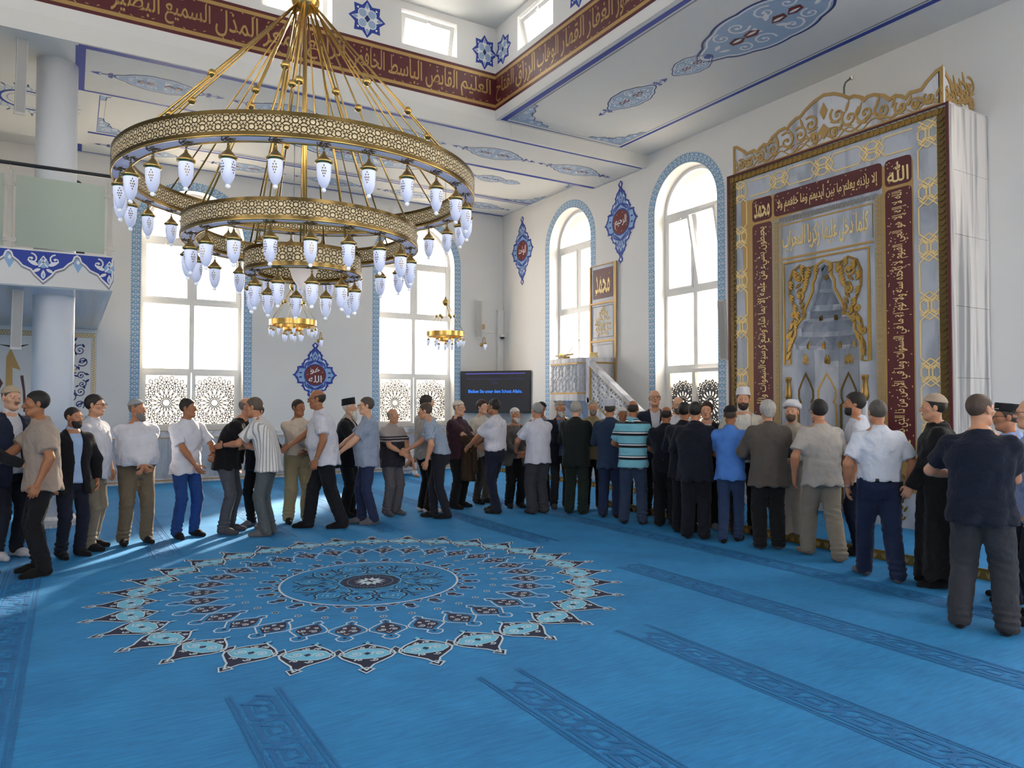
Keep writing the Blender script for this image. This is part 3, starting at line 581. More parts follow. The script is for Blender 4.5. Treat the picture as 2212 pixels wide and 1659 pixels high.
def window(nm, fr, u0, u1, zs, parent, detail=True, tilt=False):
    O, U, V, N = (np.array(a, float) for a in fr); uc = (u0 + u1) / 2; r = (u1 - u0) / 2
    w = tag(empty(nm, fp(fr, uc, ZSILL, -.3)), kind='structure'); w0 = np.array(w.location)
    def bx(ua, ub, za, zb, wa=-.36, wb=-.28, name='window_bar', m=M_PVC):
        b = MB(); b.prism(rect(ua, za, ub, zb), O - w0, U, V, N, wa, wb); return b.build(name, m, w)
    # outer frame following the arch
    P = opening(u0, u1, ZSILL, zs); Q = opening(u0 + .07, u1 - .07, ZSILL + .04, zs)
    b = MB(); n = len(P)
    A = [np.array(fp(fr, *p, -.27)) - w0 for p in P] + [np.array(fp(fr, *p, -.27)) - w0 for p in Q] + [np.array(fp(fr, *p, -.37)) - w0 for p in Q]
    b.add(A, [(k, k + 1, n + k + 1, n + k) for k in range(n - 1)] + [(n + k, n + k + 1, 2 * n + k + 1, 2 * n + k) for k in range(n - 1)])
    b.build('window_frame', M_PVC, w)
    bx(u0, u1, zs - .1, zs + .03, name='transom'); bx(u0, u1, 3.79, 3.89, name='transom'); bx(u0, u1, 2.32, 2.41, name='transom'); bx(u0, u1, ZSILL, 1.16, name='bottom_rail')
    bx(uc - .05, uc + .05, 2.41, 3.79, name='mullion'); bx(uc - .05, uc + .05, 3.89, zs - .1, name='mullion')
    bx(u0 - .05, u1 + .05, ZSILL - .045, ZSILL, -.3, .06, 'window_sill', M_MARB)
    # glass: arch light and four large panes
    g = MB(); AP = [p for p in Q if p[1] >= zs - .001]; AP = [(AP[0][0], zs + .02)] + AP[1:-1] + [(AP[-1][0], zs + .02)]
    g.add([np.array(fp(fr, *p, -.33)) - w0 for p in AP], [tuple(range(len(AP)))]); g.build('pane', M_GLASS, w)
    for i, (za, zb) in enumerate(((2.41, 3.79), (3.89, zs - .1))):
        for j, (ua, ub) in enumerate(((u0 + .07, uc - .05), (uc + .05, u1 - .07))):
            tl = tilt and i == 1 and j == 1
            s = empty('sash', tuple(np.array(fp(fr, (ua + ub) / 2, za, -.3)) - w0), 0, w) if tl else None
            par = s or w; off = (np.array(fp(fr, (ua + ub) / 2, za, -.3)) if tl else w0)
            if i == 1:
                fm = MB()
                for q in (rect(ua, za, ua + .05, zb), rect(ub - .05, za, ub, zb), rect(ua + .05, za, ub - .05, za + .05), rect(ua + .05, zb - .05, ub - .05, zb)): fm.prism(q, O - off, U, V, N, -.35, -.27)
                fm.build('sash_frame', M_PVC, par)
                hm = MB(); hm.prism(rect((ua + ub) / 2 - .06, zb - .035, (ua + ub) / 2 + .06, zb - .015), O - off, U, V, N, -.25, -.23); hm.prism(rect((ua + ub) / 2 - .01, zb - .035, (ua + ub) / 2 + .01, zb - .015), O - off, U, V, N, -.27, -.23); hm.build('window_handle', M_PVC, par)
            gm = MB(); gm.prism(rect(ua, za, ub, zb), O - off, U, V, N, -.33, -.325); gm.build('pane', M_FILM if i == 0 and fr is FR_BACK and j == 0 and u0 < 3 else M_GLASS, par)
            if tl: s.rotation_euler = Matrix.Rotation(R(11), 4, Vector(U)).to_euler() if True else 0
    # lattice sashes below
    for j, (ua, ub) in enumerate(((u0 + .06, uc - .01), (uc + .01, u1 - .06))):
        tl = tilt and j == 1; base = np.array(fp(fr, (ua + ub) / 2, 1.15, -.29)); s = empty('lattice_sash', tuple(base - w0), 0, w)
        fm = MB()
        for q in (rect(ua, 1.15, ua + .075, 2.33), rect(ub - .075, 1.15, ub, 2.33), rect(ua + .075, 1.15, ub - .075, 1.22), rect(ua + .075, 2.26, ub - .075, 2.33)): fm.prism(q, O - base, U, V, N, -.34, -.26)
        fm.build('sash_frame', M_PVC, s)
        if detail:
            D = Deco(tuple(O + U * (ua + ub) / 2 + V * 1.74 - N * .325 - base), fr[1], fr[2], fr[3]); lattice(D, ub - ua - .15, 1.04, M_LATT); D.build('lattice', s)
        gm = MB(); gm.prism(rect(ua + .07, 1.2, ub - .07, 2.28), O - base, U, V, N, -.345, -.34); gm.build('pane', M_FILM if detail else M_GLASS, s)
        hm = MB(); hh = ub - .035 if j == 0 else ua + .035; hm.prism(rect(hh - .012, 1.66, hh + .012, 1.8), O - base, U, V, N, -.26, -.235); hm.build('window_handle', M_PVC, s)
        if tl: s.rotation_euler = Matrix.Rotation(R(5), 4, Vector(U)).to_euler()
    if detail: border(fr, u0, u1, zs, 1.08, parent)
    # sky portal
    pl_ = bpy.data.lights.new('window_portal', 'AREA'); pl_.shape = 'RECTANGLE'; pl_.size = u1 - u0; pl_.size_y = zs + r - ZSILL; pl_.cycles.is_portal = True
    po = link(bpy.data.objects.new('window_portal', pl_), w); po.location = np.array(fp(fr, uc, (ZSILL + zs + r) / 2, -.8)) - w0
    po.rotation_euler = Vector([-x for x in fr[3]]).to_track_quat('Z', 'Y').to_euler() if False else Vector(tuple(-np.array(fr[3]))).to_track_quat('Z', 'Y').to_euler()
k_ = 1
for (a, b) in BW: window('window_%d' % k_, FR_BACK, a, b, ZSB, wall_back); k_ += 1
for i, (a, b) in enumerate(QW): window('window_%d' % k_, FR_Q, a, b, ZSQ, wall_right, True, i == 1); k_ += 1
for (a, b) in ((-3.6, -1.97), (.13, 1.76)): window('window_%d' % k_, FR_Q, a, b, ZSQ, wall_right, False); k_ += 1
for (a, b) in ((-8.45, -6.42), (-3.25, -1.22), (3.4, 5.4)): window('window_%d' % k_, FR_REAR, a, b, ZSB, wall_rear, False); k_ += 1
for a in (-2.5, 1.2): window('window_%d' % k_, FR_LEFT, a, a + 1.8, ZSB, wall_left, False); k_ += 1
def drum_window(nm, fr, u0, u1, tilt=0):
    O, U, V, N = (np.array(a, float) for a in fr); base = np.array(fp(fr, (u0 + u1) / 2, 7.62, -.2)); w = tag(empty(nm, tuple(base)), kind='structure')
    s = empty('sash', (0, 0, 0), 0, w); fm = MB()
    for q in (rect(u0 + .02, 7.62, u0 + .1, 8.16), rect(u1 - .1, 7.62, u1 - .02, 8.16), rect(u0 + .1, 7.62, u1 - .1, 7.69), rect(u0 + .1, 8.09, u1 - .1, 8.16)): fm.prism(q, O - base, U, V, N, -.24, -.18)
    fm.build('sash_frame', M_PVC, s); g = MB(); g.prism(rect(u0 + .08, 7.67, u1 - .08, 8.11), O - base, U, V, N, -.215, -.21); g.build('pane', M_GLASS, s)
    h = MB(); h.prism(rect((u0 + u1) / 2 - .03, 8.1, (u0 + u1) / 2 + .03, 8.15), O - base, U, V, N, -.18, -.15); h.build('window_handle', M_PVC, s)
    if tilt: s.rotation_euler = Matrix.Rotation(R(tilt), 4, Vector(U)).to_euler()
    pl_ = bpy.data.lights.new('window_portal', 'AREA'); pl_.shape = 'RECTANGLE'; pl_.size = u1 - u0; pl_.size_y = .6; pl_.cycles.is_portal = True
    po = link(bpy.data.objects.new('window_portal', pl_), w); po.location = np.array(fp(fr, (u0 + u1) / 2, 7.9, -.4)) - base; po.rotation_euler = Vector(tuple(-np.array(fr[3]))).to_track_quat('Z', 'Y').to_euler()
for i, (a, b) in enumerate(DWB): drum_window('window_%d' % k_, FR_DB, a, b, 14 if i == 3 else 0); k_ += 1
for i, (a, b) in enumerate(DWR): drum_window('window_%d' % k_, FR_DR, a, b, 14 if i == 0 else 0); k_ += 1
for (a, b) in DWB: drum_window('window_%d' % k_, FR_DF, -b, -a); k_ += 1
for (a, b) in DWR: drum_window('window_%d' % k_, FR_DL, -b, -a); k_ += 1
# ---------------------------------------------------------------- marble dado with gold fillets
def dado(fr, u0, u1, parent, step=.82, h=1.05):
    u = u0; first = None
    while u < u1 - .05:
        e = min(u + step, u1); b = MB(); b.prism(rect(u + .003, .1, e - .003, h - .12), *[np.array(a, float) for a in fr], 0, .025); b.build('marble_panel', M_MARBG, parent); u = e
    for z0, z1, w, nm, m in ((0, .045, .035, 'skirting', M_MARB), (.045, .07, .04, 'gold_fillet', M_GOLDP), (.07, .1, .03, 'base_moulding', M_MARB), (h - .12, h - .1, .04, 'gold_fillet', M_GOLDP), (h - .1, h, .045, 'dado_rail', M_MARB)):
        b = MB(); b.prism(rect(u0, z0, u1, z1), *[np.array(a, float) for a in fr], 0, w); b.build(nm, m, parent)
dado(FR_BACK, -8.9, 9.85, wall_back); dado(FR_Q, -16.75, -8.2, wall_right); dado(FR_Q, -4.6, 3.9, wall_right)
# ---------------------------------------------------------------- gallery on the left
bal = slab('gallery_floor', [(XL, .46, 10.97, YB, 3.16, 3.62)], M_WALL); bal['kind'] = 'structure'
b = MB(); b.box(XL, .44, 11.0, YB - .01, 3.148, 3.16); b.build('stretch_ceiling', M_STRETCH, bal)
FR_BAL = ((0, 10.97, 0), (1, 0, 0), Z3, (0, -1, 0)); D = Deco(*FR_BAL)
x = -8.4
while x < .46:
    c = x; half = [(.0, 3.21), (.09, 3.3), (.13, 3.36), (.22, 3.4), (.27, 3.46), (.32, 3.5), (.34, 3.56), (.38, 3.58)]
    P = half + [(.38, 3.6), (-.38, 3.6)] + [(-a, b_) for a, b_ in half[1:]][::-1]
    P = [(min(c + a, .455), b_) for a, b_ in P]
    D.poly(P, M_BLUE, 1); o = [(min(c + a * 1.0, .455), b_ - .012) for a, b_ in [(-p, q) for p, q in half[::-1]] + half[1:]]; D.line(o, .03, M_GREY, 1); D.line([(p, q + .018) for p, q in o], .018, M_WHITE, 2)
    for sx in (-1, 1):
        if c + sx * .2 < .42:
            D.spiral((c + sx * .13, 3.5), .07, math.pi / 2, 1.1, .018, M_WHITE, 2, flip=sx); D.leaf((c + sx * .05, 3.42), .14, .05, math.pi / 2 - sx * 1.1, M_WHITE, 2); D.leaf((c + sx * .03, 3.38), .1, .04, -.5 if sx > 0 else math.pi + .5, M_WHITE, 2)
    D.disc((c, 3.45), .06, M_LBLUE, 3); D.line([(c - .05, 3.4), (c + .03, 3.5), (c, 3.54), (c - .03, 3.5), (c + .05, 3.4)], .014, M_WHITE, 4); D.leaf((c, 3.25), .12, .05, math.pi / 2, M_WHITE, 2); D.leaf((c, 3.27), .06, .022, math.pi / 2, M_LBLUE, 3)
    if c + .38 < .4: D.poly([(c + .38, 3.36), (c + .43, 3.46), (c + .44, 3.54), (c + .38, 3.575), (c + .32, 3.54), (c + .33, 3.46)], M_LBLUE, 1); D.leaf((c + .38, 3.47), .06, .04, math.pi / 2, M_WHITE, 2)
    x += .735 * 1.0
D.build('painted_frieze', bal)
rail = tag(empty('gallery_railing', (-.1, 10.99, 3.62)), 'frosted glass railing with steel posts and dark handrail on gallery', 'railing'); r0 = np.array(rail.location)
def at(o, x0, x1, y0, y1, z0, z1): return (x0 - o[0], x1 - o[0], y0 - o[1], y1 - o[1], z0 - o[2], z1 - o[2])
for px_ in (-5.1, -4.0, -2.9, -1.78, -.68, .42):
    b = MB(); b.box(*at(r0, px_ - .028, px_ + .028, 10.99, 11.03, 3.62, 4.6)); b.box(*at(r0, px_ - .006, px_ + .006, 11.0, 11.02, 4.6, 4.68)); b.build('post', M_STEEL, rail)
    for z_ in (3.72, 4.42):
        b = MB(); b.box(*at(r0, px_ - .07, px_ + .07, 10.985, 11.0, z_ - .025, z_ + .025)); b.build('glass_clamp', M_STEEL, rail)
for a in (-5.1, -4.0, -2.9, -1.78, -.68):
    b = MB(); b.box(*at(r0, a + .06, a + 1.04, 11.005, 11.015, 3.65, 4.55)); b.build('glass_panel', M_FROST, rail)
b = MB(); b.tube([np.array((-6, 11.01, 4.69)) - r0, np.array((.46, 11.01, 4.69)) - r0], .024, 10); b.build('handrail', mat('dark_handrail', '#33363c', .3, .6), rail, True)
col = tag(empty('column_1', (-.21, 11.9, 0)), kind='structure')
b = MB(); b.lathe([(.25, .14), (.25, ZB)], n=40); b.build('shaft', mat('column_paint', '#dfe3ea', .35, noise=.01), col, True)
b = MB(); b.lathe([(.36, 0), (.36, .05), (.33, .05), (.33, .09), (.3, .1), (.28, .14), (.25, .14)], n=40); b.build('plinth', M_MARB, col)
c2 = col.copy(); COL.objects.link(c2); c2.location = (-6.2, 11.9, 0)
for ch in col.children: q = ch.copy(); COL.objects.link(q); q.parent = c2
c2.name = 'column_2'
# ---- painted calligraphy panel under the gallery
D = Deco(*FR_BACK); D.line(rect(-3.4, 1.25, .39, 3.02), .075, M_GOLDL, 1, closed=True)
for s_ in (-.042, .042): D.line(rect(-3.4 + s_, 1.25 + s_, .39 - s_, 3.02 - s_), .008, M_GREY, 2, closed=True)
z_ = 1.3
while z_ < 3.0: D.line([(.36, z_), (.42, z_ + .04)], .012, M_GREY, 2); z_ += .045
u_ = -3.35
while u_ < .36: D.line([(u_, 2.99), (u_ + .04, 3.05)], .012, M_GREY, 2); u_ += .045
pts = [(-.02, 2.85, .1), (.15, 2.72, .11), (-.1, 2.62, .1), (.2, 2.5, .1), (.05, 2.36, .1), (.18, 2.22, .08), (.2, 2.05, .08), (.17, 1.9, .1), (.02, 1.78, .12), (.16, 1.64, .09), (-.08, 1.6, .09), (-.25, 2.86, .1), (-.22, 2.7, .09)]
for i, (a, z, r_) in enumerate(pts):
    D.spiral((a, z), r_, i * 1.3, 1.5, .02, M_DBLUE, 1, flip=1 if i % 2 else -1, n=18); D.leaf((a + r_ * .7, z + r_ * .5), .09, .045, 1 + i, M_DBLUE, 1); D.leaf((a - r_ * .7, z - r_ * .3), .08, .035, 4 + i, M_DBLUE, 1)
    if i in (0, 2, 4): D.leaf((a, z + .02), .07, .06, .5 + i, M_GOLDL, 2); D.leaf((a - .02, z - .03), .07, .06, 2 + i, M_GOLDL, 2)
D.poly([(-1.06, 1.3), (-.93, 1.3), (-.95, 2.35), (-.82, 2.3), (-.98, 2.72), (-1.05, 2.55)], M_GOLDP, 1)
D.line([(-1.15, 2.78), (-.9, 2.74), (-.7, 2.8)], [.01, .05, .01], M_BLACK, 1); D.line([(-.8, 2.2), (-.76, 1.9), (-.74, 1.5)], [.05, .04, .05], M_BURG, 1); D.line([(-1.18, 2.2), (-1.12, 2.05), (-1.2, 1.85), (-1.3, 1.7)], [.02, .05, .04, .02], M_BURG, 1)
D.text(arabic('رب'), -1.9, 2.2, 1.2, .8, M_BLACK, 1); D.build('painted_calligraphy_panel', wall_back)

# ---------------------------------------------------------------- house added beyond the qibla wall to keep sun off the right-hand carpet
nb = tag(empty('sun_block_house', (21, 16.2, -.3)), 'pale plastered house added outside the right-hand windows to block the sun', 'sun blocker')
k = MB(); k.box(-4, 4, -8.2, 8.3, 0, 12); k.build('sun_block_wall', mat('pale_plaster', '#e6e0d6', .9, noise=.05), nb)
k = MB(); k.box(-4.2, 4.2, -8.4, 8.5, 12, 12.3); k.build('sun_block_roof_edge', M_STONE, nb)
for yy_ in (-6, -2.5, 1, 4.5):
    for z_ in (2.2, 5.4, 8.6): k = MB(); k.box(-4.05, -3.98, yy_, yy_ + 1.2, z_, z_ + 1.6); k.build('sun_block_window', M_LBLUE, nb)
gr = tag(mesh('ground_outside', [(-60, -60, -.32), (80, -60, -.32), (80, 80, -.32), (-60, 80, -.32)], [(0, 1, 2, 3)], mat('outside_paving', '#b9b2a6', .9, noise=.1, nscale=2)), kind='structure')
# ================================================================== MIHRAB
XM, MY, MH = 9.0, 6.41, 5.31
mih = tag(empty('mihrab', (XM + .45, MY, .1)), 'tall marble mihrab with gold interlace, burgundy inscriptions and carved niche', 'mihrab')
mo = np.array(mih.location)
FRM = (tuple(np.array((XM, MY, 0)) - mo), (0, -1, 0), Z3, (-1, 0, 0))       # u to the right from the axis
HW = 1.72
half = [(0, 3.62), (.08, 3.57), (.08, 3.45), (.125, 3.36), (.125, 3.26), (.27, 2.98), (.27, 2.85), (.34, 2.85), (.42, 2.76), (.42, 2.64), (.52, 2.54), (.52, .1)]
V = []; F = []
for s_ in (-1, 1):
    P = [(0, MH), (s_ * HW, MH), (s_ * HW, .1)] + [(s_ * a, b) for a, b in half[::-1]]
    o = len(V); V += [fp(FRM, *p) for p in P]; F.append(tuple(range(o, o + len(P))) if s_ > 0 else tuple(range(o, o + len(P))))
    Q = [(s_ * a, b) for a, b in half]                       # edge of the niche opening
    for p, q in zip(Q[:-1], Q[1:]):
        o = len(V); V += [fp(FRM, *p), fp(FRM, *q), fp(FRM, *q, -.06), fp(FRM, *p, -.06)]; F.append((o, o + 1, o + 2, o + 3))
mesh('front_slab', V, F, M_MARBG, mih)
for s_ in (-1, 1):                                           # side cladding of separate marble slabs
    zz = [.1, 1.05, 1.98, 2.85, 3.72, 4.5, MH]
    for a, b in zip(zz[:-1], zz[1:]):
        m_ = MB(); y0 = MY - s_ * HW; m_.box(XM + .1 - mo[0], XW - .02 - mo[0], min(y0, y0 + s_ * .02) - mo[1], max(y0, y0 + s_ * .02) - mo[1], a + .002 - mo[2], b - .002 - mo[2]); m_.build('marble_slab', M_MARBS, mih)
    m_ = MB(); m_.box(-.45, -.35, min(y0, y0 + s_ * .03) - mo[1], max(y0, y0 + s_ * .03) - mo[1], 0, MH - mo[2]); m_.build('corner_slab', M_MARBS, mih)
m_ = MB(); m_.box(-.45, .44, -HW, HW, MH - .02 - mo[2], MH - mo[2]); m_.build('top_slab', M_MARB, mih)
m_ = MB(); m_.box(.42, .44, -HW, HW, 0, MH - mo[2]); m_.build('back_slab', M_MARB, mih)
# niche: five-sided apse with ogee panels, then stalactite tiers
def apse(r, dpt, nf=5): return [(-r * math.cos(math.pi * k / nf), dpt * math.sin(math.pi * k / nf)) for k in range(nf + 1)]
A = apse(.52, .5)
for k in range(5):
    (a0, d0), (a1, d1) = A[k], A[k + 1]; L_ = math.hypot(a1 - a0, d1 - d0)
    O_ = np.array(fp(FRM, a0, .1, -.06 - d0)); U_ = (np.array(fp(FRM, a1, .1, -.06 - d1)) - O_) / L_; N_ = np.cross(U_, (0, 0, 1))
    m_ = MB(); m_.prism(rect(0, 0, L_, 2.1), O_, U_, np.array(Z3), N_, -.02, 0); m_.build('niche_panel', M_MARBG, mih)
    D = Deco(O_, U_, Z3, N_); h = L_ / 2; w_ = .115
    arch = [(-w_, .12), (-w_ - .01, 1.55), (-w_ * .75, 1.58), (-w_ * 1.02, 1.66), (-w_, 1.76), (-w_ * .55, 1.88), (0, 2.0)]
    P = [(h + a, b) for a, b in arch] + [(h - a, b) for a, b in arch[:-1][::-1]]
    D.line(P, .022, M_GOLDD, 1, .012, True); D.line([(h, .62), (h + w_ * .5, .8), (h, .98), (h - w_ * .5, .8)], .016, M_GOLDD, 1, .01, True); D.ring((h, .8), .05, .014, M_GOLDD, 1, 16, .01)
    D.build('ogee_arch_moulding', mih)
tiers = [(2.2, .52, .5), (2.45, .52, .47), (2.64, .46, .42), (2.85, .4, .36), (3.0, .3, .28), (3.25, .17, .19), (3.4, .12, .12), (3.6, .02, .03)]
for i, ((z0, r0_, d0_), (z1, r1_, d1_)) in enumerate(zip(tiers[:-1], tiers[1:])):
    nf = (5, 7, 6, 6, 5, 4, 2)[i]; B0 = apse(r0_, d0_, nf * 2); B1 = apse(r1_, d1_, nf * 2); V = []; F = []
    zm = z0 + (z1 - z0) * .35; sh = .045 if i else 0
    for k in range(nf):
        a, b, c = 2 * k, 2 * k + 1, 2 * k + 2
        q = lambda B, j, z, ex=0: fp(FRM, B[j][0] * (1 + ex), z, -.06 - B[j][1] * (1 + ex))
        o = len(V)
        V += [q(B0, a, z0), q(B0, b, z0, .06 if sh else 0), q(B0, c, z0), q(B0, a, zm), q(B0, b, zm, .1 if sh else 0), q(B0, c, zm), q(B1, a, z1), q(B1, b, z1), q(B1, c, z1)]
        F += [(o, o + 1, o + 4, o + 3), (o + 1, o + 2, o + 5, o + 4), (o + 3, o + 4, o + 6), (o + 4, o + 7, o + 6), (o + 4, o + 5, o + 8), (o + 4, o + 8, o + 7)]
    mesh('stalactite_tier', V, F, M_MARBG, mih)
    if i in (1, 3):
        for k in range(nf):
            if i == 1 and k in (0, nf - 1): continue
            j = 2 * k + (0 if i == 1 else 1); B = B0; a, d = B[j]; c0 = np.array(fp(FRM, a * .99, z0 + .02, -.06 - d * .99))
            m_ = MB(); m_.box(c0[0] - .012, c0[0] + .012, c0[1] - .022, c0[1] + .022, c0[2], c0[2] + (.15 if i == 1 else .09)); m_.build('gilded_slot', M_GOLD, mih)
    if i == 0:
        for k in range(nf):
            p0, p1 = B0[2 * k + 1], B1[2 * k + 1]; D = Deco(fp(FRM, p0[0] * .985, z0 + .05, -.06 - p0[1] * .985), (0, -1, 0), Z3, (-1, 0, 0))
            for a in np.linspace(-1.2, 1.2, 7): D.leaf((0, .03), .12 - .03 * abs(a), .03, math.pi / 2 + a, M_GOLD, 1, .012)
            D.disc((0, .02), .022, M_GOLD, 1, 10, .016)
            for sx in (-1, 1): D.spiral((sx * .04, .01), .03, math.pi / 2, 1, .014, M_GOLD, 1, .012, n=8, flip=-sx)
            D.build('gilded_palmette', mih)
for s_ in (-1, 1):                                           # slim hourglass colonnettes
    c0 = np.array(fp(FRM, s_ * .6, .1, -.0)); m_ = MB(); m_.lathe([(.05, 0), (.05, .1), (.03, .16), (.032, 1.6), (.03, 1.62)], tuple(c0), 12); m_.build('colonnette', M_MARB, mih, True)
    m_ = MB(); m_.lathe([(.03, 1.6), (.055, 1.66), (.05, 1.72), (.032, 1.86), (.045, 1.9), (.05, 1.93), (.05, 1.95)], tuple(c0), 12); m_.build('gilded_capital', M_GOLDD, mih, True)
D = Deco(*FRM, .002)
# outer edge, tongue moulding
def fr_rect(D, u, z0, z1, wd, m, l, d): D.line([(-u, z0), (-u, z1), (u, z1), (u, z0)], wd, m, l, d)
fr_rect(D, HW - .015, .1, MH - .015, .03, M_BURG, 1, .02); fr_rect(D, HW - .085, .1, MH - .085, .105, M_BRZ, 1, .012)
for s_ in (-1, 1):
    z = .15
    while z < MH - .15:
        D.leaf((s_ * (HW - .135), z), .1, .05, (0 if s_ > 0 else math.pi) + s_ * .35, M_BRZ, 8, .012); D.leaf((s_ * (HW - .135), z + .03), .09, .02, (0 if s_ > 0 else math.pi) + s_ * -.4, M_GOLDD, 8, .006); z += .075
u = -HW + .12
while u < HW - .1:
    D.leaf((u, MH - .135), .1, .05, math.pi / 2, M_GOLDD, 8, .014); D.leaf((u + .02, MH - .135), .1, .03, math.pi / 2 - .55, M_GOLDD, 8, .008); D.leaf((u - .02, MH - .135), .1, .03, math.pi / 2 + .55, M_GOLDD, 8, .008); u += .084
D.build('tongue_moulding', mih)
# gold interlace on the marble band
D = Deco(*FRM, .002); g = .019
def knot(D):
    for s_ in (-1, 1):
        D.line([(s_ * .07, .1), (s_ * .118, .05), (s_ * .118, -.05), (s_ * .07, -.1), (s_ * .022, -.05), (s_ * .022, .05)], g, M_GOLDL, 2, .006, True)
        for t in (-1, 1):
            D.line([(s_ * .12, t * .22), (s_ * .0, t * .1), (-s_ * .06, t * .06)], g, M_GOLDL, 2, .006); D.line([(0, t * .205), (s_ * .085, t * .135), (0, t * .06)], g, M_GOLDL, 2, .007)
            D.line([(s_ * .122, t * .145), (s_ * .09, t * .115), (s_ * .122, t * .085)], g * .8, M_GOLDL, 2, .006)
ks = [.55, 1.3, 2.05, 2.87, 3.59, 4.28, 5.0]
for s_ in (-1, 1):
    for z in ks:
        D.push(s_ * 1.465, z, 0, 1, .84); knot(D); D.pop()
    for a, b in zip(ks[:-1], ks[1:]):
        for t in (-.12, .12): D.line([(s_ * 1.465 + t, a + .185), (s_ * 1.465 + t, b - .185)], g, M_GOLDL, 2, .006)
    D.line([(s_ * 1.465 - .12, .15), (s_ * 1.465 - .12, .365)], g, M_GOLDL, 2, .006); D.line([(s_ * 1.465 + .12, .15), (s_ * 1.465 + .12, .365)], g, M_GOLDL, 2, .006)
ku = [-1.465, -.733, 0, .733, 1.465]
for u in ku[1:-1]: D.push(u, 5.0, math.pi / 2, 1, .84); knot(D); D.pop()
for a, b in zip(ku[:-1], ku[1:]):
    for t in (-.12, .12): D.line([(a + .185, 5.0 + t), (b - .185, 5.0 + t)], g, M_GOLDL, 2, .006)
D.build('gold_interlace', mih)
# bronze frame with burgundy inscription panels
D = Deco(*FRM, .002); UO, UI = 1.275, .87
D.line([(-(UO + UI) / 2, .55), (-(UO + UI) / 2, (4.83 + 4.43) / 2), ((UO + UI) / 2, (4.83 + 4.43) / 2), ((UO + UI) / 2, .55)], UO - UI, M_GOLDP, 1, .004)
def panel(u0, v0, u1, v1, c=.05): 
    P = [(u0 + c, v0), (u1 - c, v0), (u1 - c * .3, v0 + c * .3), (u1, v0 + c), (u1, v1 - c), (u1 - c * .3, v1 - c * .3), (u1 - c, v1), (u0 + c, v1), (u0 + c * .3, v1 - c * .3), (u0, v1 - c), (u0, v0 + c), (u0 + c * .3, v0 + c * .3)]
    D.poly(P, M_BURG, 3, .003)
panel(-1.235, 4.46, -.87, 4.81); panel(.91, 4.46, 1.26, 4.81); panel(-.83, 4.46, .87, 4.81); panel(-1.235, .6, -.87, 4.42); panel(.91, .95, 1.26, 4.42)
def dots(u, v, w, h, n):
    rr = random.Random(n)
    for k in range(n): D.leaf((u + (rr.random() - .5) * w, v + (rr.random() - .5) * h), .028, .01, rr.random() * 6, M_GOLDL, 5, .002)
D.text(arabic('محمد'), -1.05, 4.63, .29, .24, M_GOLDL, 5, .004); D.text('\ufdf2', 1.085, 4.63, .28, .26, M_GOLDL, 5, .004); dots(-1.05, 4.64, .3, .28, 12); dots(1.085, 4.64, .3, .28, 12)
D.text(arabic('إلا بإذنه يعلم ما بين أيديهم وما خلفهم ولا'), .02, 4.625, 1.58, .24, M_GOLDL, 5, .004, bold=.006); dots(0, 4.64, 1.6, .3, 60)
D.text(arabic('يحيطون بشيء من علمه إلا بما شاء وسع كرسيه السموات والأرض ولا يؤوده حفظهما'), -1.05, 2.52, 3.68, .25, M_GOLDL, 5, .004, rot=math.pi / 2, bold=.006); dots(-1.05, 2.5, .32, 3.7, 120)
D.text(arabic('الله لا إله إلا هو الحي القيوم لا تأخذه سنة ولا نوم له ما في السموات وما في الأرض من ذا الذي يشفع عنده'), 1.085, 2.69, 3.38, .25, M_GOLDL, 5, .004, rot=math.pi / 2, bold=.006); dots(1.085, 2.7, .32, 3.4, 120)
D.build('inscription_frame', mih)
# carved grey strip, Zakariya panel, inner gilt frame
D = Deco(*FRM, .002); M_STRIP = mat('carved_strip', '#a39a86', .5, .2, noise=.1, nscale=40)
D.line([(-.8, .3), (-.8, 4.38), (.815, 4.38), (.815, .3)], .11, M_STRIP, 1, .006)
def meander(n, f):
    for k in range(n): f(k)
for s_, u in ((-1, -.8), (1, .815)):
    z = .35
    while z < 4.32: D.line([(u - .035, z), (u + .035, z + .02), (u + .035, z + .05), (u - .01, z + .05), (u - .01, z + .03)], .011, M_GOLDP, 5, .005); z += .062
u = -.74
while u < .75: D.line([(u, 4.345), (u + .02, 4.415), (u + .05, 4.415), (u + .05, 4.37), (u + .03, 4.37)], .011, M_GREY, 5, .005); u += .062
for s_ in (-1, 1): D.line([(s_ * .735, 4.3), (s_ * .735, 3.85)], .008, M_GOLDD, 1, .004)
D.line([(-.73, 4.305), (.735, 4.305)], .022, M_GOLDP, 1, .006); D.line([(-.735, 3.8), (.735, 3.8)], .03, M_GOLDP, 1, .008)
D.build('carved_strip', mih)
D = Deco(*FRM, .002); D.text(arabic('كلما دخل عليها زكريا المحراب'), 0, 4.06, 1.36, .36, M_GOLDL, 2, .008, bold=.008)
for k in range(26): D.leaf((-.62 + .05 * k, 3.93 + (k * 7 % 5) * .07), .05, .014, k * 2.1, M_GOLDL, 2, .005)
D.build('gilded_inscription', mih)
D = Deco(*FRM, .002)
Q = [(-a, b) for a, b in half[::-1]][1:] ; path = [(-.585, 2.24), (-.665, 2.24), (-.665, 3.735), (.675, 3.735), (.675, 2.24), (.585, 2.24)]
D.line(path, .024, M_GOLD, 1, .016); off = [(.0, .05), (.045, .04), (.045, 0), (.045, .015), (.045, .01), (.04, .02), (.045, .04), (.02, .04), (.045, .02), (.045, .015), (.045, .02), (.045, 0)]
hh = [(a + e, b + f) for (a, b), (e, f) in zip(half, off)]; hh[-1] = (.565, 2.24)
D.line([(-a, b) for a, b in hh[::-1]] + hh[1:], .03, M_GOLD, 1, .022); D.build('gilded_moulding', mih)
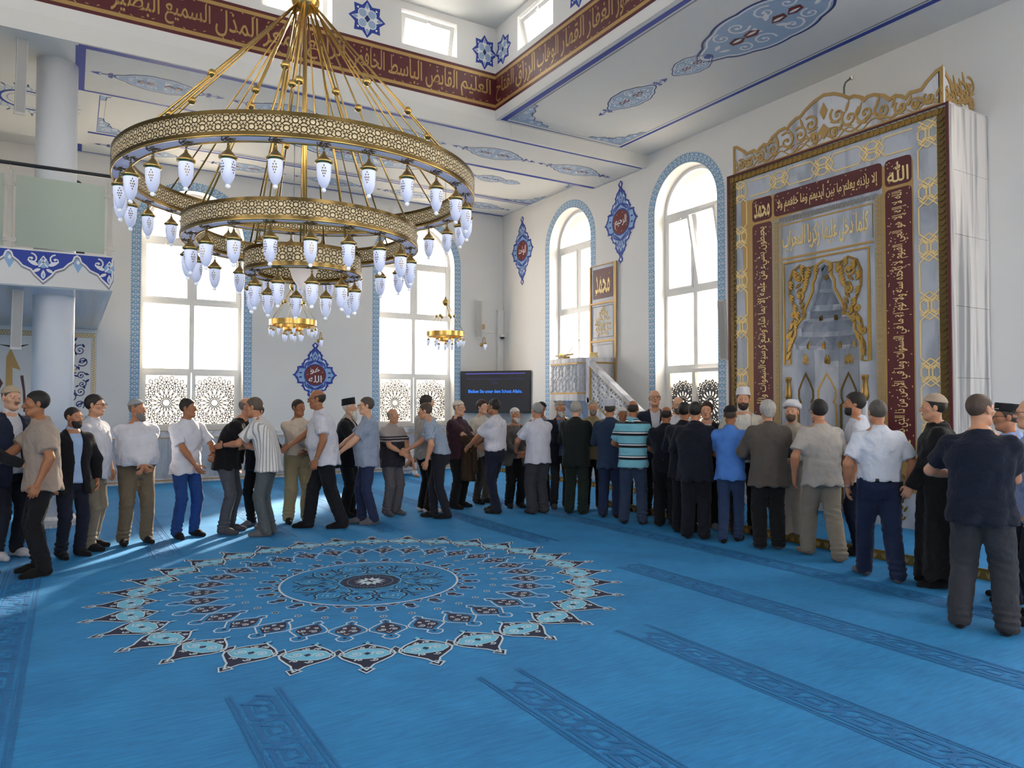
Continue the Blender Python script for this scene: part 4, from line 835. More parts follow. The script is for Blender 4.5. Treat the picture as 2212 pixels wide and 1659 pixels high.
for s_ in (-1, 1):                                           # acanthus scrolls
    D = Deco(*FRM, .002)
    spine = [(.15, 3.62), (.27, 3.6), (.38, 3.66), (.5, 3.6), (.565, 3.45), (.56, 3.25), (.5, 3.1), (.46, 3.0), (.49, 2.88), (.56, 2.8), (.58, 2.68), (.55, 2.58), (.6, 2.48), (.62, 2.36)]
    D.line([(s_ * a, b) for a, b in spine], np.array([.01, .03, .03, .03, .035, .03, .03, .02, .03, .015, .025, .02, .025, .01]), M_GOLDD, 1, .02)
    for i, (a, b) in enumerate(spine):
        for t in range(3):
            D.leaf((s_ * a, b - .03 * t), .1, .035, math.pi * (1 if s_ > 0 else 0) + s_ * (.5 + .15 * t) * (1 if i < 9 else -1), M_GOLD, 2, .024 + .003 * t, n=4)
    for c, r_ in (((.4, 3.48), .085), ((.38, 3.22), .06), ((.5, 2.95), .045), ((.58, 2.64), .05)):
        D.spiral((s_ * c[0], c[1]), r_, s_ * 1.0, 1.6, .028, M_GOLD, 1, .026, flip=-s_, n=16); D.disc((s_ * c[0], c[1]), r_ * .35, M_GOLD, 1, 10, .035)
    for i in range(7): D.leaf((s_ * (.37 - .012 * i), 3.4 - .07 * i), .11, .05, math.pi / 2 * -1 + s_ * (.9 - .1 * i), M_GOLDD, 2, .02, n=4); D.leaf((s_ * (.3 + .01 * i), 3.56 - .05 * i), .1, .045, math.pi * (1 if s_ > 0 else 0) + s_ * (.7 - .2 * i), M_GOLD, 2, .022, n=4)
    D.build('gilded_acanthus', mih)
D = Deco(*FRM, .002)
for k in range(8): D.leaf((0, 3.44), .045, .025, k * math.pi / 4, M_GOLDD, -28, .012)
D.build('gilded_rosette', mih)
# lower right floral inlay on the jamb
for s_ in (-1, 1):
    D = Deco(*FRM, .002)
    for i in range(5): D.spiral((s_ * 1.06, .25 + .12 * i), .06, i, 1.3, .022, M_GOLDD, 1, .006, flip=1 if i % 2 else -1); D.leaf((s_ * 1.1, .3 + .12 * i), .1, .03, 1 + i, M_GOLDD, 1, .006)
    D.build('gilded_floral_inlay', mih)
# cresting
prof = [(0, .47), (.045, .46), (.085, .41), (.12, .37), (.16, .3), (.2, .3), (.25, .31), (.285, .26), (.32, .31), (.37, .34), (.415, .32), (.46, .4), (.54, .46), (.6, .47), (.625, .44), (.66, .5), (.72, .55), (.765, .55), (.82, .62), (.9, .69), (1, .73)]
def crest(fr, L, prof, name, full=True):
    D = Deco(*fr, .002); P = [(-L + L * t, h) for t, h in prof]; P = P + ([(-x, y) for x, y in P[:-1][::-1]] if full else [])
    bot = [(P[-1][0], 0), (P[0][0], 0)]
    m_ = MB(); m_.prism(P + bot, *[np.array(a, float) for a in fr], -.04, 0); body = m_.build(name, M_MARB, mih)
    D.line([(x, y - .02) for x, y in P], .045, M_GOLDP, 1, .012); D.line([(P[0][0] + .02, P[0][1]), (P[0][0] + .02, 0)], .04, M_GOLDP, 1, .012); D.line([(P[0][0], .02), (P[-1][0], .02)], .03, M_GOLDP, 1, .01)
    if full: D.line([(P[-1][0] - .02, P[-1][1]), (P[-1][0] - .02, 0)], .04, M_GOLDP, 1, .012)
    for s_ in ((-1, 1) if full else (-1,)):
        for t, h, r_ in ((.1, .14, .08), (.2, .12, .06), (.32, .15, .09), (.47, .2, .12), (.62, .24, .14), (.76, .26, .12), (.87, .36, .12), (.9, .14, .08)):
            c = (s_ * (L - L * t), h); D.spiral(c, r_ * 1.05, 2.2, 1.25, .03, M_GOLDP, 1, .014, flip=s_, n=16); D.leaf((c[0] + s_ * r_, c[1] - .02), r_ * 1.5, .035, 1.2 if s_ > 0 else 1.9, M_GOLDP, 2, .012); D.leaf((c[0] - s_ * r_, c[1] - r_ * .6), r_ * 1.5, .028, -.3 if s_ > 0 else 3.4, M_GOLDP, 2, .012); D.disc((c[0] + .02, c[1] + .03), .012, M_GOLD, 2, 8, .018)
    xs_ = np.linspace(P[0][0] + .06, P[-1][0] - .06, 90 if full else 30); D.line([(x_, .13 + .07 * math.sin(abs(x_) * 11)) for x_ in xs_], .024, M_GOLDP, 1, .01); D.line([(x_, .08 + .05 * math.cos(abs(x_) * 17)) for x_ in xs_], .016, M_GOLDP, 1, .008)
    if full:
        D.poly([(0, .6), (.06, .48), (0, .36), (-.06, .48)], M_GOLDP, 1, .014); D.poly([(0, .3), (.09, .2), (0, .08), (-.09, .2)], M_GOLDP, 1, .014)
    D.build('gilded_openwork', body)
crest((tuple(np.array((XM + .04, MY, MH)) - mo), (0, -1, 0), Z3, (-1, 0, 0)), 1.64, prof, 'cresting')
sp = [(0, .49), (.1, .42), (.2, .37), (.35, .28), (.42, .32), (.5, .24), (.62, .2), (.72, .15), (.8, .22), (.9, .24), (1, .22)]
for s_ in (-1, 1):
    fr = (tuple(np.array((XM + .04 + .72, MY - s_ * 1.62, MH)) - mo), (1, 0, 0), Z3, (0, -1, 0)) if s_ > 0 else (tuple(np.array((XM + .04, MY + 1.62, MH)) - mo), (-1, 0, 0), Z3, (0, 1, 0))
    if s_ > 0: crest(fr, .72, sp, 'side_cresting', False)
# ================================================================== MINBAR
mb = tag(empty('minbar', (9.5, 11.6, .1)), 'marble minbar with carved pulpit, pierced stair balustrade and gilt mouldings', 'minbar'); bo = np.array(mb.location)
def lp(*p): return tuple(np.array(p, float) - bo)
outline = [(9.88, 13.55), (9.3, 13.55), (9.15, 13.4), (9.15, 12.42), (9.4, 12.08), (9.88, 12.08)]
def ringbox(z0, z1, grow, name, m):
    c = np.array((9.6, 12.8)); P = [tuple(c + (np.array(p) - c) * (1 + grow)) for p in outline]; P = [(min(x, 9.89), y) for x, y in P]
    k = MB(); k.add([lp(x, y, z) for z in (z0, z1) for x, y in P], [tuple(range(6)), tuple(range(6, 12))[::-1]] + [(i, i + 6, (i + 1) % 6 + 6, (i + 1) % 6) for i in range(6)]); return k.build(name, m, mb)
ringbox(1.9, 2.5, 0, 'pulpit_parapet', M_MARB); ringbox(2.5, 2.535, .03, 'gilt_fillet', M_GOLDP); ringbox(2.535, 2.63, .045, 'coping', M_MARB); ringbox(1.86, 1.9, .02, 'gilt_fillet', M_GOLDP); ringbox(1.72, 1.86, .04, 'pulpit_base', M_MARB)
k = MB(); c = np.array((9.75, 12.8)); P0 = [(c + (np.array(p) - c) * .95) for p in outline]; P1 = [(c + (np.array(p) - c) * .35) for p in outline]
k.add([lp(min(x, 9.89), y, 1.72) for x, y in P0] + [lp(min(x, 9.89), y, 1.15) for x, y in P1], [(i, i + 6, (i + 1) % 6 + 6, (i + 1) % 6) for i in range(6)]); k.build('corbel', M_MARBG, mb)
for (x0, y0), (x1, y1) in zip(outline[1:4], outline[2:5]):
    L_ = math.hypot(x1 - x0, y1 - y0); U_ = np.array(((x1 - x0) / L_, (y1 - y0) / L_, 0)); N_ = np.cross(U_, (0, 0, 1)); D = Deco(lp(x0, y0, 1.9), U_, Z3, N_)
    n = max(1, round(L_ / .28)); s_ = L_ / n
    for i in range(n):
        for j in range(2):
            cx_, cy_ = (i + .5) * s_, .15 + .3 * j
            D.line([(cx_ + (.12 if q % 2 == 0 else .06) * math.cos(q * math.pi / 6), cy_ + (.12 if q % 2 == 0 else .06) * math.sin(q * math.pi / 6)) for q in range(12)], .014, M_MARB, 1, .014, True)
            D.line([(cx_ - s_ / 2, cy_ + .15), (cx_ - s_ / 2 + .06, cy_ + .09), (cx_ - s_ / 2 + .06, cy_ - .09), (cx_ - s_ / 2, cy_ - .15)], .014, M_MARB, 1, .014); D.line([(cx_ + s_ / 2, cy_ + .15), (cx_ + s_ / 2 - .06, cy_ + .09), (cx_ + s_ / 2 - .06, cy_ - .09), (cx_ + s_ / 2, cy_ - .15)], .014, M_MARB, 1, .014)
            D.line([(cx_ - .06, cy_ + .15), (cx_, cy_ + .1), (cx_ + .06, cy_ + .15)], .012, M_MARB, 1, .014)
    D.build('carved_star_relief', mb)
# stair balustrade descending towards the mihrab
FRS = (lp(9.22, 12.1, 0), (0, -1, 0), Z3, (-1, 0, 0)); sl = .655
def st(u): return 2.6 - sl * u
LU = 2.75
for name, za, zb, m, d in (('handrail', -.1, 0, M_MARB, .07), ('gilt_fillet', -.125, -.1, M_GOLDP, .055), ('lower_rail', -.92, -.8, M_MARB, .06), ('gilt_fillet', -.8, -.775, M_GOLDP, .05)):
    k = MB(); k.prism([(0, st(0) + za), (LU, st(LU) + za), (LU, st(LU) + zb), (0, st(0) + zb)], *[np.array(a, float) for a in FRS], -d, d); k.build(name, m, mb)
k = MB(); k.prism(rect(-.03, st(0) - .92, .07, st(0) + .02), *[np.array(a, float) for a in FRS], -.06, .06); k.build('upper_post', M_MARB, mb)
k = MB(); k.prism(rect(LU, .1, LU + .14, st(LU) + .1), *[np.array(a, float) for a in FRS], -.07, .07); k.build('newel_post', M_MARB, mb)
k = MB(); k.prism([(0, st(0) - .92), (LU, st(LU) - .92), (LU, .1), (0, .1)], *[np.array(a, float) for a in FRS], -.05, .03); k.build('stair_side', M_MARBG, mb)
k = MB(); k.prism([(.07, st(.07) - .78), (.1, st(.1) - .8), (.1, st(.1) - .13), (.07, st(.07) - .12)], *[np.array(a, float) for a in FRS], .0, .05); k.build('gilt_fillet', M_GOLDP, mb)
D = Deco(*FRS); u = .12
while u < LU - .05:
    for j in range(5):
        z = st(u + .07) - .775 + .066 + j * .132
        D.line([(u + .07 + (.075 if q % 2 == 0 else .038) * math.cos(q * math.pi / 4), z + (.075 if q % 2 == 0 else .038) * math.sin(q * math.pi / 4) - sl * (.0 if True else 0)) for q in range(8)], .02, M_MARB, 0, .03, True)
        D.line([(u, z + .066 + sl * .07), (u + .14, z + .066 - sl * .07)], .018, M_MARB, 0, .03)
    D.line([(u, st(u) - .78), (u, st(u) - .12)], .018, M_MARB, 0, .03); u += .14
D.build('pierced_screen', mb)
for i in range(10):
    k = MB(); k.prism(rect(.05 + .27 * i, .1, .05 + .27 * (i + 1), 1.72 - .17 * i), *[np.array(a, float) for a in FRS], -.66, -.08); k.build('step', M_MARB, mb)
k = MB(); k.lathe([(.1, 0), (.1, .05), (.07, .05), (.085, .09), (.085, .11), (0, .12)], lp(9.45, 12.25, 2.63), 16); k.build('post_cap', M_GOLDL, mb)
# framed panels on the wall above the stair
FRP = (lp(9.9, 12.455, 0), (0, -1, 0), Z3, (-1, 0, 0)); k = MB(); k.prism(rect(-.45, 1.0, .45, 4.7), *[np.array(a, float) for a in FRP], .002, .03); k.build('wall_panel', M_MARBG, mb)
D = Deco(lp(9.87, 12.455, 0), (0, -1, 0), Z3, (-1, 0, 0)); D.line(rect(-.43, 1.0, .43, 4.68), .04, M_GOLDP, 1, .02, True)
for z in (3.85, 3.02): D.line([(-.43, z), (.43, z)], .04, M_GOLDP, 1, .02)
for z0, z1 in ((3.1, 3.78), (1.1, 2.94)): D.line(rect(-.36, z0, .36, z1), .02, M_GREY, 1, .004, True)
D.poly(rect(-.34, 3.95, .34, 4.6), M_BURG, 1, .006); D.text(arabic('محمد'), 0, 4.26, .5, .42, M_GOLDL, 5, .006); 
for k_2 in range(9): D.leaf((-.26 + .06 * k_2, 4.04 + (k_2 * 3 % 5) * .1), .06, .016, k_2 * 1.7, M_GOLDL, 5, .004)
rows = [('الله', .14, 3.7), ('لا إله إلا', .3, 3.6), ('هو الحي القيوم', .46, 3.5), ('محمد رسول الله', .54, 3.39), ('صلى الله عليه', .52, 3.28), ('وسلم', .36, 3.18)]
for t, w_, z in rows: D.text(arabic(t), 0, z, w_, .125, M_GOLDL, 3, .006, bold=.01)
D.build('gilt_calligraphy', mb)
# lectern with its lamp and microphone on the pulpit
lec = tag(empty('book_stand', (9.3, 13.1, 2.63)), 'pale wooden book stand with a microphone stalk on the pulpit', 'book stand')
k = MB(); k.prism([(-.12, .06), (.12, .1), (.12, .13), (-.12, .09)], (0, -.18, 0), (1, 0, 0), Z3, (0, 1, 0), 0, .36); k.build('sloped_board', mat('pale_wood', '#c8ab78', .5, noise=.15, stretch=(2, 14, 2)), lec); k = MB(); k.box(-.08, .08, -.1, .1, 0, .07); k.build('foot', MATS['pale_wood'], lec)
k = MB(); k.box(-.13, -.11, -.08, .02, .09, .125); k.build('display', mat('yellow_display', '#d8e048', .5, emit=.05), lec); k = MB(); k.tube([(0, -.1, .1), (0, -.35, .28), (-.02, -.6, .4)], .005, 6); k.build('microphone', M_BLACK, lec)
# ================================================================== FITTINGS
tv = tag(empty('television', (9.235, 16.05, 1.42)), 'large black television across the corner showing blue German text', 'television')
tc_ = math.atan2(15.35 - 16.75, 9.85 - 8.62); tv.rotation_euler = (0, 0, tc_)
k = MB(); k.box(-.935, .935, -.0, .05, 0, 1.07); k.build('casing', M_BLACK, tv)
k = MB(); k.box(-.92, .92, -.004, .002, .02, 1.055); k.build('screen', mat('tv_screen', '#26272b', .3, noise=0, emit=.006, ecol='#5a5a60'), tv)
k = MB(); k.box(-.2, .2, .05, .5, .3, .7); k.build('wall_mount', M_BLACK, tv)
M_TVB = mat('screen_blue', '#2f7df0', .5, noise=0, emit=.1); M_TVD = mat('screen_dim', '#3a3a6a', .5, noise=0, emit=.004); M_TVL = mat('screen_line', '#5a55c8', .5, noise=0, emit=.035)
D = Deco((0, -.005, 0), (1, 0, 0), Z3, (0, -1, 0), .001); D.text('Bleiben Sie unter dem Schutz Allahs.', 0, .55, 1.45, .085, M_TVB, 1, bold=.008); D.line([(-.8, 1.0), (.8, 1.0)], .02, M_TVL, 1)
D.text('Ihnen allen ein gesegnetes und friedvolles', 0, .86, 1.5, .075, M_TVD, 1); D.text('Fest.', 0, .77, .17, .07, M_TVD, 1); D.build('screen_text', tv)
M_SPK = mat('speaker_white', '#d4d4d2', .5, noise=.02); M_GRL = mat('speaker_grille', '#b3b3b2', .6, noise=.05, nscale=300, bump=.4, bscale=400)
def speaker(x, y, z, rz, tilt, L_, label, wall_dir):
    s = tag(empty('column_speaker', (x, y, z), rz), label, 'speaker', 'column loudspeakers'); s.rotation_euler = (tilt, 0, rz)
    k = MB(); k.box(-.06, .06, 0, .1, 0, L_); k.build('cabinet', M_SPK, s); k = MB(); k.box(-.052, .052, -.006, 0, .03, L_ - .03); k.build('grille', M_GRL, s)
    k = MB(); k.tube([(0, .1, .12), (0, .2, .1)], .018, 8); k.build('bracket', M_SPK, s); return s
speaker(9.1, 16.62, 3.36, -R(28), R(6), 1.0, 'slim pale speaker tilted on the back wall above the television', 0)
speaker(9.72, 8.92, 2.42, -R(70), R(6), 1.05, 'slim pale speaker tilted beside the mihrab over the window', 0)
speaker(-.62, 11.55, 2.38, R(8), R(13), 1.05, 'slim pale speaker tilted on the column under the gallery', 0)
speaker(-.62, 11.55, 5.5, R(8), R(13), 1.05, 'slim pale speaker tilted high on the column above the gallery railing', 0)
cn = tag(empty('cable_duct', (9.8, 16.7, 2.4)), 'white cable duct running up the corner behind the television', 'cable duct')
k = MB(); k.box(-.09, .09, .02, .095, 0, 1.75); k.build('duct', M_PVC, cn); k = MB(); k.box(-.75, -.09, .075, .095, 1.13, 1.15); k.build('branch', M_PVC, cn); k = MB(); k.box(-.6, -.48, .03, .095, 1.22, 1.34); k.build('junction_box', mat('beige_box', '#c4a07c', .5), cn)
cc = tag(empty('security_camera', (9.78, 16.62, 3.42)), 'small white dome camera on the cable duct in the corner', 'camera')
k = MB(); k.lathe([(0, .06), (.07, .06), (.075, .02), (.075, 0)], n=16); k.build('housing', M_PVC, cc); k = MB(); k.lathe([(.06, 0), (.05, -.035), (.025, -.055), (0, -.06)], n=16); k.build('dome', M_BLACK, cc, True); k = MB(); k.box(.05, .16, -.03, .03, 0, .07); k.build('arm', M_PVC, cc)
hk = tag(empty('spotlight_arm', (9.55, 6.44, 5.31)), 'thin bent metal rod rising behind the crest of the mihrab', 'rod')
k = MB(); k.tube([(0, 0, .002), (0, 0, .95), (.02, -.01, 1.02), (.12, -.03, 1.1)], .014, 8); k.build('rod', M_STEEL, hk, True); k = MB(); k.lathe([(.02, -.02), (.03, .02), (0, .03)], (.13, -.03, 1.1), 10); k.build('tip', M_STEEL, hk)

# brown coat carried over an arm
# ================================================================== CHANDELIERS
EXPM = 2 ** SC.view_settings.exposure
M_BRONZE = mat('dark_brass', '#7a6640', .28, 1., noise=.1, nscale=50)
M_LATB = mat('lattice_brass', '#4a3d26', .4, .7, noise=.1)
M_CREAM = mat('cream_acrylic', '#e2d3b2', .4, noise=.02, emit=.10 / EXPM * 3, ecol='#e8d2a4')
M_DIFF = mat('white_diffuser', '#eceaf4', .35, noise=.01, emit=.16 / EXPM, ecol='#dcdcff')
def lamp_mat():
    m = bpy.data.materials.new('glowing_lamp_glass'); m.use_nodes = True; n = m.node_tree.nodes; L = m.node_tree.links; b = n['Principled BSDF']
    b.inputs['Base Color'].default_value = srgb('#b9c2e0'); b.inputs['Roughness'].default_value = .25
    tc = n.new('ShaderNodeTexCoord'); sp_ = n.new('ShaderNodeSeparateXYZ'); L.new(tc.outputs['Object'], sp_.inputs[0])
    r = n.new('ShaderNodeMapRange'); r.inputs[1].default_value = -.32; r.inputs[2].default_value = -.13; r.inputs[3].default_value = .22 / EXPM; r.inputs[4].default_value = .62 / EXPM; L.new(sp_.outputs[2], r.inputs[0])
    L.new(r.outputs[0], b.inputs['Emission Strength']); b.inputs['Emission Color'].default_value = srgb('#e4eaff'); m.cycles.emission_sampling = 'NONE'; return m
M_LAMP = lamp_mat(); M_CLEAR = mat('clear_glass_ball', '#e8ecf2', .05, noise=0, emit=.25 / EXPM, ecol='#ffffff', spec=.8)
def me_of(mb, name, m, smooth=True):
    o = mb.build(name, m, None, smooth); d = o.data; bpy.data.objects.remove(o); return d
k = MB(); k.lathe([(.046, -.135), (.05, -.15), (.05, -.2), (.045, -.25), (.032, -.29), (.016, -.315), (.0, -.32)], n=16); ME_GLASS = me_of(k, 'lamp_glass', M_LAMP)
k = MB(); k.lathe([(.006, -.055), (.012, -.065), (.012, -.075), (.024, -.088), (.04, -.105), (.05, -.12), (.062, -.128), (.062, -.14), (.052, -.142), (.05, -.15)], n=16); ME_CAP = me_of(k, 'lamp_cap', M_GOLD)
k = MB(); k.lathe([(0, -.345), (.012, -.341), (.018, -.33), (.012, -.319), (0, -.315)], n=10); ME_FIN = me_of(k, 'finial', M_CLEAR)
k = MB(); k.tube([(0, 0, 0), (0, 0, -.02)], .004, 6); k.tube([(0, .008 * math.cos(a), -.03 + .014 * math.sin(a)) for a in np.linspace(0, 6.0, 10)], .003, 5, True); k.tube([(.008 * math.cos(a), 0, -.05 + .014 * math.sin(a)) for a in np.linspace(0, 6.0, 10)], .003, 5, True); ME_CHAIN = me_of(k, 'lamp_chain', M_BRONZE)
k = MB()
for a in range(6): k.tube([(.012 * math.cos(a * 1.047), .012 * math.sin(a * 1.047), -.004), (.045 * math.cos(a * 1.047 + .3), .045 * math.sin(a * 1.047 + .3), -.012), (.05 * math.cos(a * 1.047 + .9), .05 * math.sin(a * 1.047 + .9), -.004)], .004, 5)
ME_ROSE = me_of(k, 'ceiling_rose', M_BRONZE)
D = Deco((0, 0, -.2), (1, 0, 0), Z3, (0, -1, 0), .0005)
for rot_ in (0, 1.57, 3.14, 4.71):
  D.fn = lambda u, v, w, q=rot_: (u * math.cos(q) + (.0507) * math.sin(q), u * math.sin(q) - .0507 * math.cos(q), v - .2)
  for a, z in ((0, .03), (0, -.045), (.009, .012), (-.009, .012), (.013, -.008), (-.013, -.008), (.007, -.026), (-.007, -.026), (0, -.008)): D.poly([(a, z + .0075), (a + .0055, z), (a, z - .0075), (a - .0055, z)], M_BRONZE, 1)
o_ = D.build('etched_motif'); ME_ETCH = o_.data; bpy.data.objects.remove(o_)
def lamp(parent, loc, ang, s=1., detail=True):
    g = link(bpy.data.objects.new('lamp', ME_GLASS), parent); g.location = loc; g.rotation_euler = (0, 0, ang); g.scale = (s,) * 3
    for nm, me in (('lamp_cap', ME_CAP), ('finial', ME_FIN), ('lamp_chain', ME_CHAIN)) + ((('ceiling_rose', ME_ROSE), ('etched_motif', ME_ETCH)) if detail else ()):
        o = link(bpy.data.objects.new(nm, me), g)
        if nm == 'etched_motif': o['kind'] = 'stuff'
def cyl(r, z0, z1, n=96, a0=0): 
    return [(r * math.cos(2 * math.pi * k / n), r * math.sin(2 * math.pi * k / n), z) for z in (z0, z1) for k in range(n)], [(k, (k + 1) % n, n + (k + 1) % n, n + k) for k in range(n)]
def ring(parent, Rr, z0, z1, wd, pattern=True, n=96):
    h = z1 - z0; st_ = h * .17
    for r in (Rr, Rr - wd):
        k = MB(); k.add(*cyl(r, z0, z0 + st_, n)); k.add(*cyl(r, z1 - st_, z1, n)); k.build('ring_rim', M_BRONZE if pattern else M_GOLD, parent, True)
        if pattern:
            D = Deco((0, 0, 0), (1, 0, 0), Z3, (0, 1, 0)); D.fn = lambda u, v, w, r=r: ((r + .0) * math.cos(u / r), (r) * math.sin(u / r), v)
            nc = round(2 * math.pi * r / (h * .66 / 2) / 2) * 2; s_ = 2 * math.pi * r / nc; zc = (z0 + z1) / 2; hh = (h - 2 * st_) / 2
            for q in range(nc):
                for row in (-1, 1):
                    c = (q * s_, zc + row * hh * .5); e = hh * .5
                    if (q + (row > 0)) % 2 == 0: D.line([(c[0] + e * .74 * math.cos(t * math.pi / 4), c[1] + e * .74 * math.sin(t * math.pi / 4)) for t in range(8)], h * .05, M_LATB, 0, closed=True)
                    else: D.line([(c[0] + e * (.78 if t % 2 == 0 else .4) * math.cos(t * math.pi / 5 + .3), c[1] + e * (.78 if t % 2 == 0 else .4) * math.sin(t * math.pi / 5 + .3)) for t in range(10)], h * .042, M_LATB, 0, closed=True)
                    for sx, sy in ((1, 1), (1, -1), (-1, 1), (-1, -1)): D.line([(c[0] + sx * e * .5, c[1] + sy * e * .55), (c[0] + sx * s_ * .5, c[1] + sy * e)], h * .042, M_LATB, 0)
            D.build('lattice_band', parent); k = MB(); k.add(*cyl(r - (.01 if r == Rr else -.01), z0 + st_ * .5, z1 - st_ * .5, n)); k.build('backing', M_CREAM, parent, True)
        else:
            k = MB(); k.add(*cyl(r, z0 + st_, z1 - st_, n)); k.build('ring_band', M_GOLD, parent, True)
    for z, m, nm in ((z0 + .004, M_DIFF, 'diffuser'), (z1, M_BRONZE, 'ring_top')):
        V, _ = cyl(Rr - .012, z, z, n); V2, _ = cyl(Rr - wd + .012, z, z, n); k = MB(); k.add(V[:n] + V2[:n], [(i, n + i, n + (i + 1) % n, (i + 1) % n) for i in range(n)]); k.build(nm, m, parent)
    for r in (Rr - .006, Rr - wd + .006):
        k = MB(); k.tube([(r * math.cos(2 * math.pi * q / n), r * math.sin(2 * math.pi * q / n), z0) for q in range(n)], .008, 6, True); k.build('ring_bead', M_GOLD, parent, True)
def rod(parent, a, b, t=.6, r=.009, ball=True):
    k = MB(); k.tube([a, b], r, 8); o = k.build('rod', M_GOLD, parent, True)
    if ball:
        c = np.array(a) * (1 - t) + np.array(b) * t; k = MB(); k.lathe([(0, -.035), (.02, -.03), (.034, -.012), (.036, 0), (.03, .016), (.018, .03), (0, .036)], tuple(c), 12); k.build('rod_knot', M_GOLD, parent, True)
CHX, CHY = 1.74, 6.4
ch = tag(empty('chandelier', (CHX, CHY, 2.7)), 'huge three-tiered brass ring chandelier with rows of glowing glass lamps', 'chandelier')
zz = 2.7
for Rr, z0, z1, wd, nl, a0 in ((1.5, 3.49, 3.665, .13, 28, .05), (1.0, 3.05, 3.215, .13, 20, .1), (.5, 2.80, 2.985, .12, 10, .2)):
    ring(ch, Rr, z0 - zz, z1 - zz, wd, True, 120 if Rr > .9 else 72)
    for q in range(nl):
        a = a0 + 2 * math.pi * q / nl; lamp(ch, ((Rr - wd / 2) * math.cos(a), (Rr - wd / 2) * math.sin(a), z0 - zz), RNG.random() * 6, 1.0)
HZ = 5.2 - zz
for Rr, z1, nr, a0, t in ((1.43, 3.665, 9, .1, .62), (.93, 3.215, 8, .3, .45), (.44, 2.985, 6, .2, .8)):
    for q in range(nr):
        a = a0 + 2 * math.pi * q / nr; rod(ch, (.09 * math.cos(a), .09 * math.sin(a), HZ - .02), (Rr * math.cos(a), Rr * math.sin(a), z1 - zz), t, .008, Rr > .5)
        if Rr > 1.2: rod(ch, (.095 * math.cos(a + .1), .095 * math.sin(a + .1), HZ - .01), (Rr * math.cos(a + .12), Rr * math.sin(a + .12), z1 - zz), .74, .0065, q % 2 == 0)
k = MB(); k.lathe([(0, -.14), (.02, -.135), (.03, -.12), (.05, -.115), (.055, -.1), (.085, -.09), (.1, -.06), (.12, -.03), (.125, .02), (.1, .06), (.06, .09), (.03, .14), (.02, .2)], (0, 0, HZ + .05), 24); k.build('hub', M_GOLD, ch, True)
k = MB(); k.tube([(0, 0, HZ + .2), (0, 0, ZD - zz)], .02, 10); k.build('suspension_tube', M_GOLD, ch, True); k = MB(); k.lathe([(.12, -.05), (.14, 0)], (0, 0, ZD - zz), 20); k.build('ceiling_cup', M_GOLD, ch, True)
k = MB(); k.lathe([(.13, .12), (.128, .06), (.115, 0), (.09, -.07), (.05, -.13), (.015, -.16), (0, -.165)], (0, 0, 2.83 - zz), 24); k.build('glass_bowl', mat('opal_bowl', '#e4d9cf', .3, noise=.01, emit=.35 / EXPM, ecol='#f1e0d2'), ch, True)
k = MB(); k.tube([(0, 0, 2.95 - zz), (0, 0, HZ)], .012, 8); k.build('centre_tube', M_GOLD, ch, True)
def small_chandelier(x, y, z, Rr, label):
    c = tag(empty('small_chandelier', (x, y, z)), label, 'chandelier', 'small brass chandeliers'); ring(c, Rr, 0, .1, .05, False, 48)
    for q in range(9): a = .3 + 2 * math.pi * q / 9; lamp(c, ((Rr - .02) * math.cos(a), (Rr - .02) * math.sin(a), 0), 0, .62, False)
    ring(c, Rr * .42, -.09, -.04, .03, False, 32)
    for q in range(6): a = .1 + 2 * math.pi * q / 6; lamp(c, (Rr * .4 * math.cos(a), Rr * .4 * math.sin(a), -.09), 0, .62, False)
    for q in range(6):
        a = .5 + 2 * math.pi * q / 6; rod(c, (.03 * math.cos(a), .03 * math.sin(a), .72), ((Rr - .02) * math.cos(a), (Rr - .02) * math.sin(a), .1), .45, .005); rod(c, (Rr * .4 * math.cos(a), Rr * .4 * math.sin(a), -.05), ((Rr - .04) * math.cos(a), (Rr - .04) * math.sin(a), .02), .5, .004, False)
    k = MB(); k.lathe([(0, .66), (.03, .67), (.07, .72), (.075, .76), (.03, .8), (.012, .86)], n=16); k.build('hub', M_GOLD, c, True); k = MB(); k.tube([(0, 0, .84), (0, 0, ZC - z)], .006, 6); k.build('cable', M_STEEL, c)
small_chandelier(3.64, 14.1, 3.16, .44, 'small brass ring chandelier hanging between the two back-wall windows')
small_chandelier(6.88, 14.1, 3.1, .41, 'small brass ring chandelier hanging against the window left of the television')
def sconce(fr, u, v, label):
    p = fp(fr, u, v); s = tag(empty('wall_sconce', p), label, 'sconce', 'brass wall sconces'); n_ = np.array(fr[3]) ; uu = np.array(fr[1])
    k = MB(); k.lathe([(0, 0), (.05, 0), (.04, .02), (.015, .03)], n=12); M_ = np.array([uu, np.cross(n_, uu), n_]); k.V = [tuple(np.array(v_) @ M_) for v_ in k.V]; k.build('backplate', M_GOLD, s, True)
    k = MB(); k.tube([tuple(n_ * a + np.array((0, 0, b))) for a, b in ((.02, 0), (.07, .03), (.08, .12), (.13, .19), (.19, .17), (.21, .1))], .009, 8); k.build('arm', M_GOLD, s, True); lamp(s, tuple(n_ * .21 + np.array((0, 0, .13))), 0, .85, False)
sconce(FR_BACK, 9.25, 3.2, 'brass wall sconce with a lit glass shade right of the far window'); sconce(FR_BACK, 4.93, 3.12, 'brass wall sconce with a lit shade above the blue medallion')
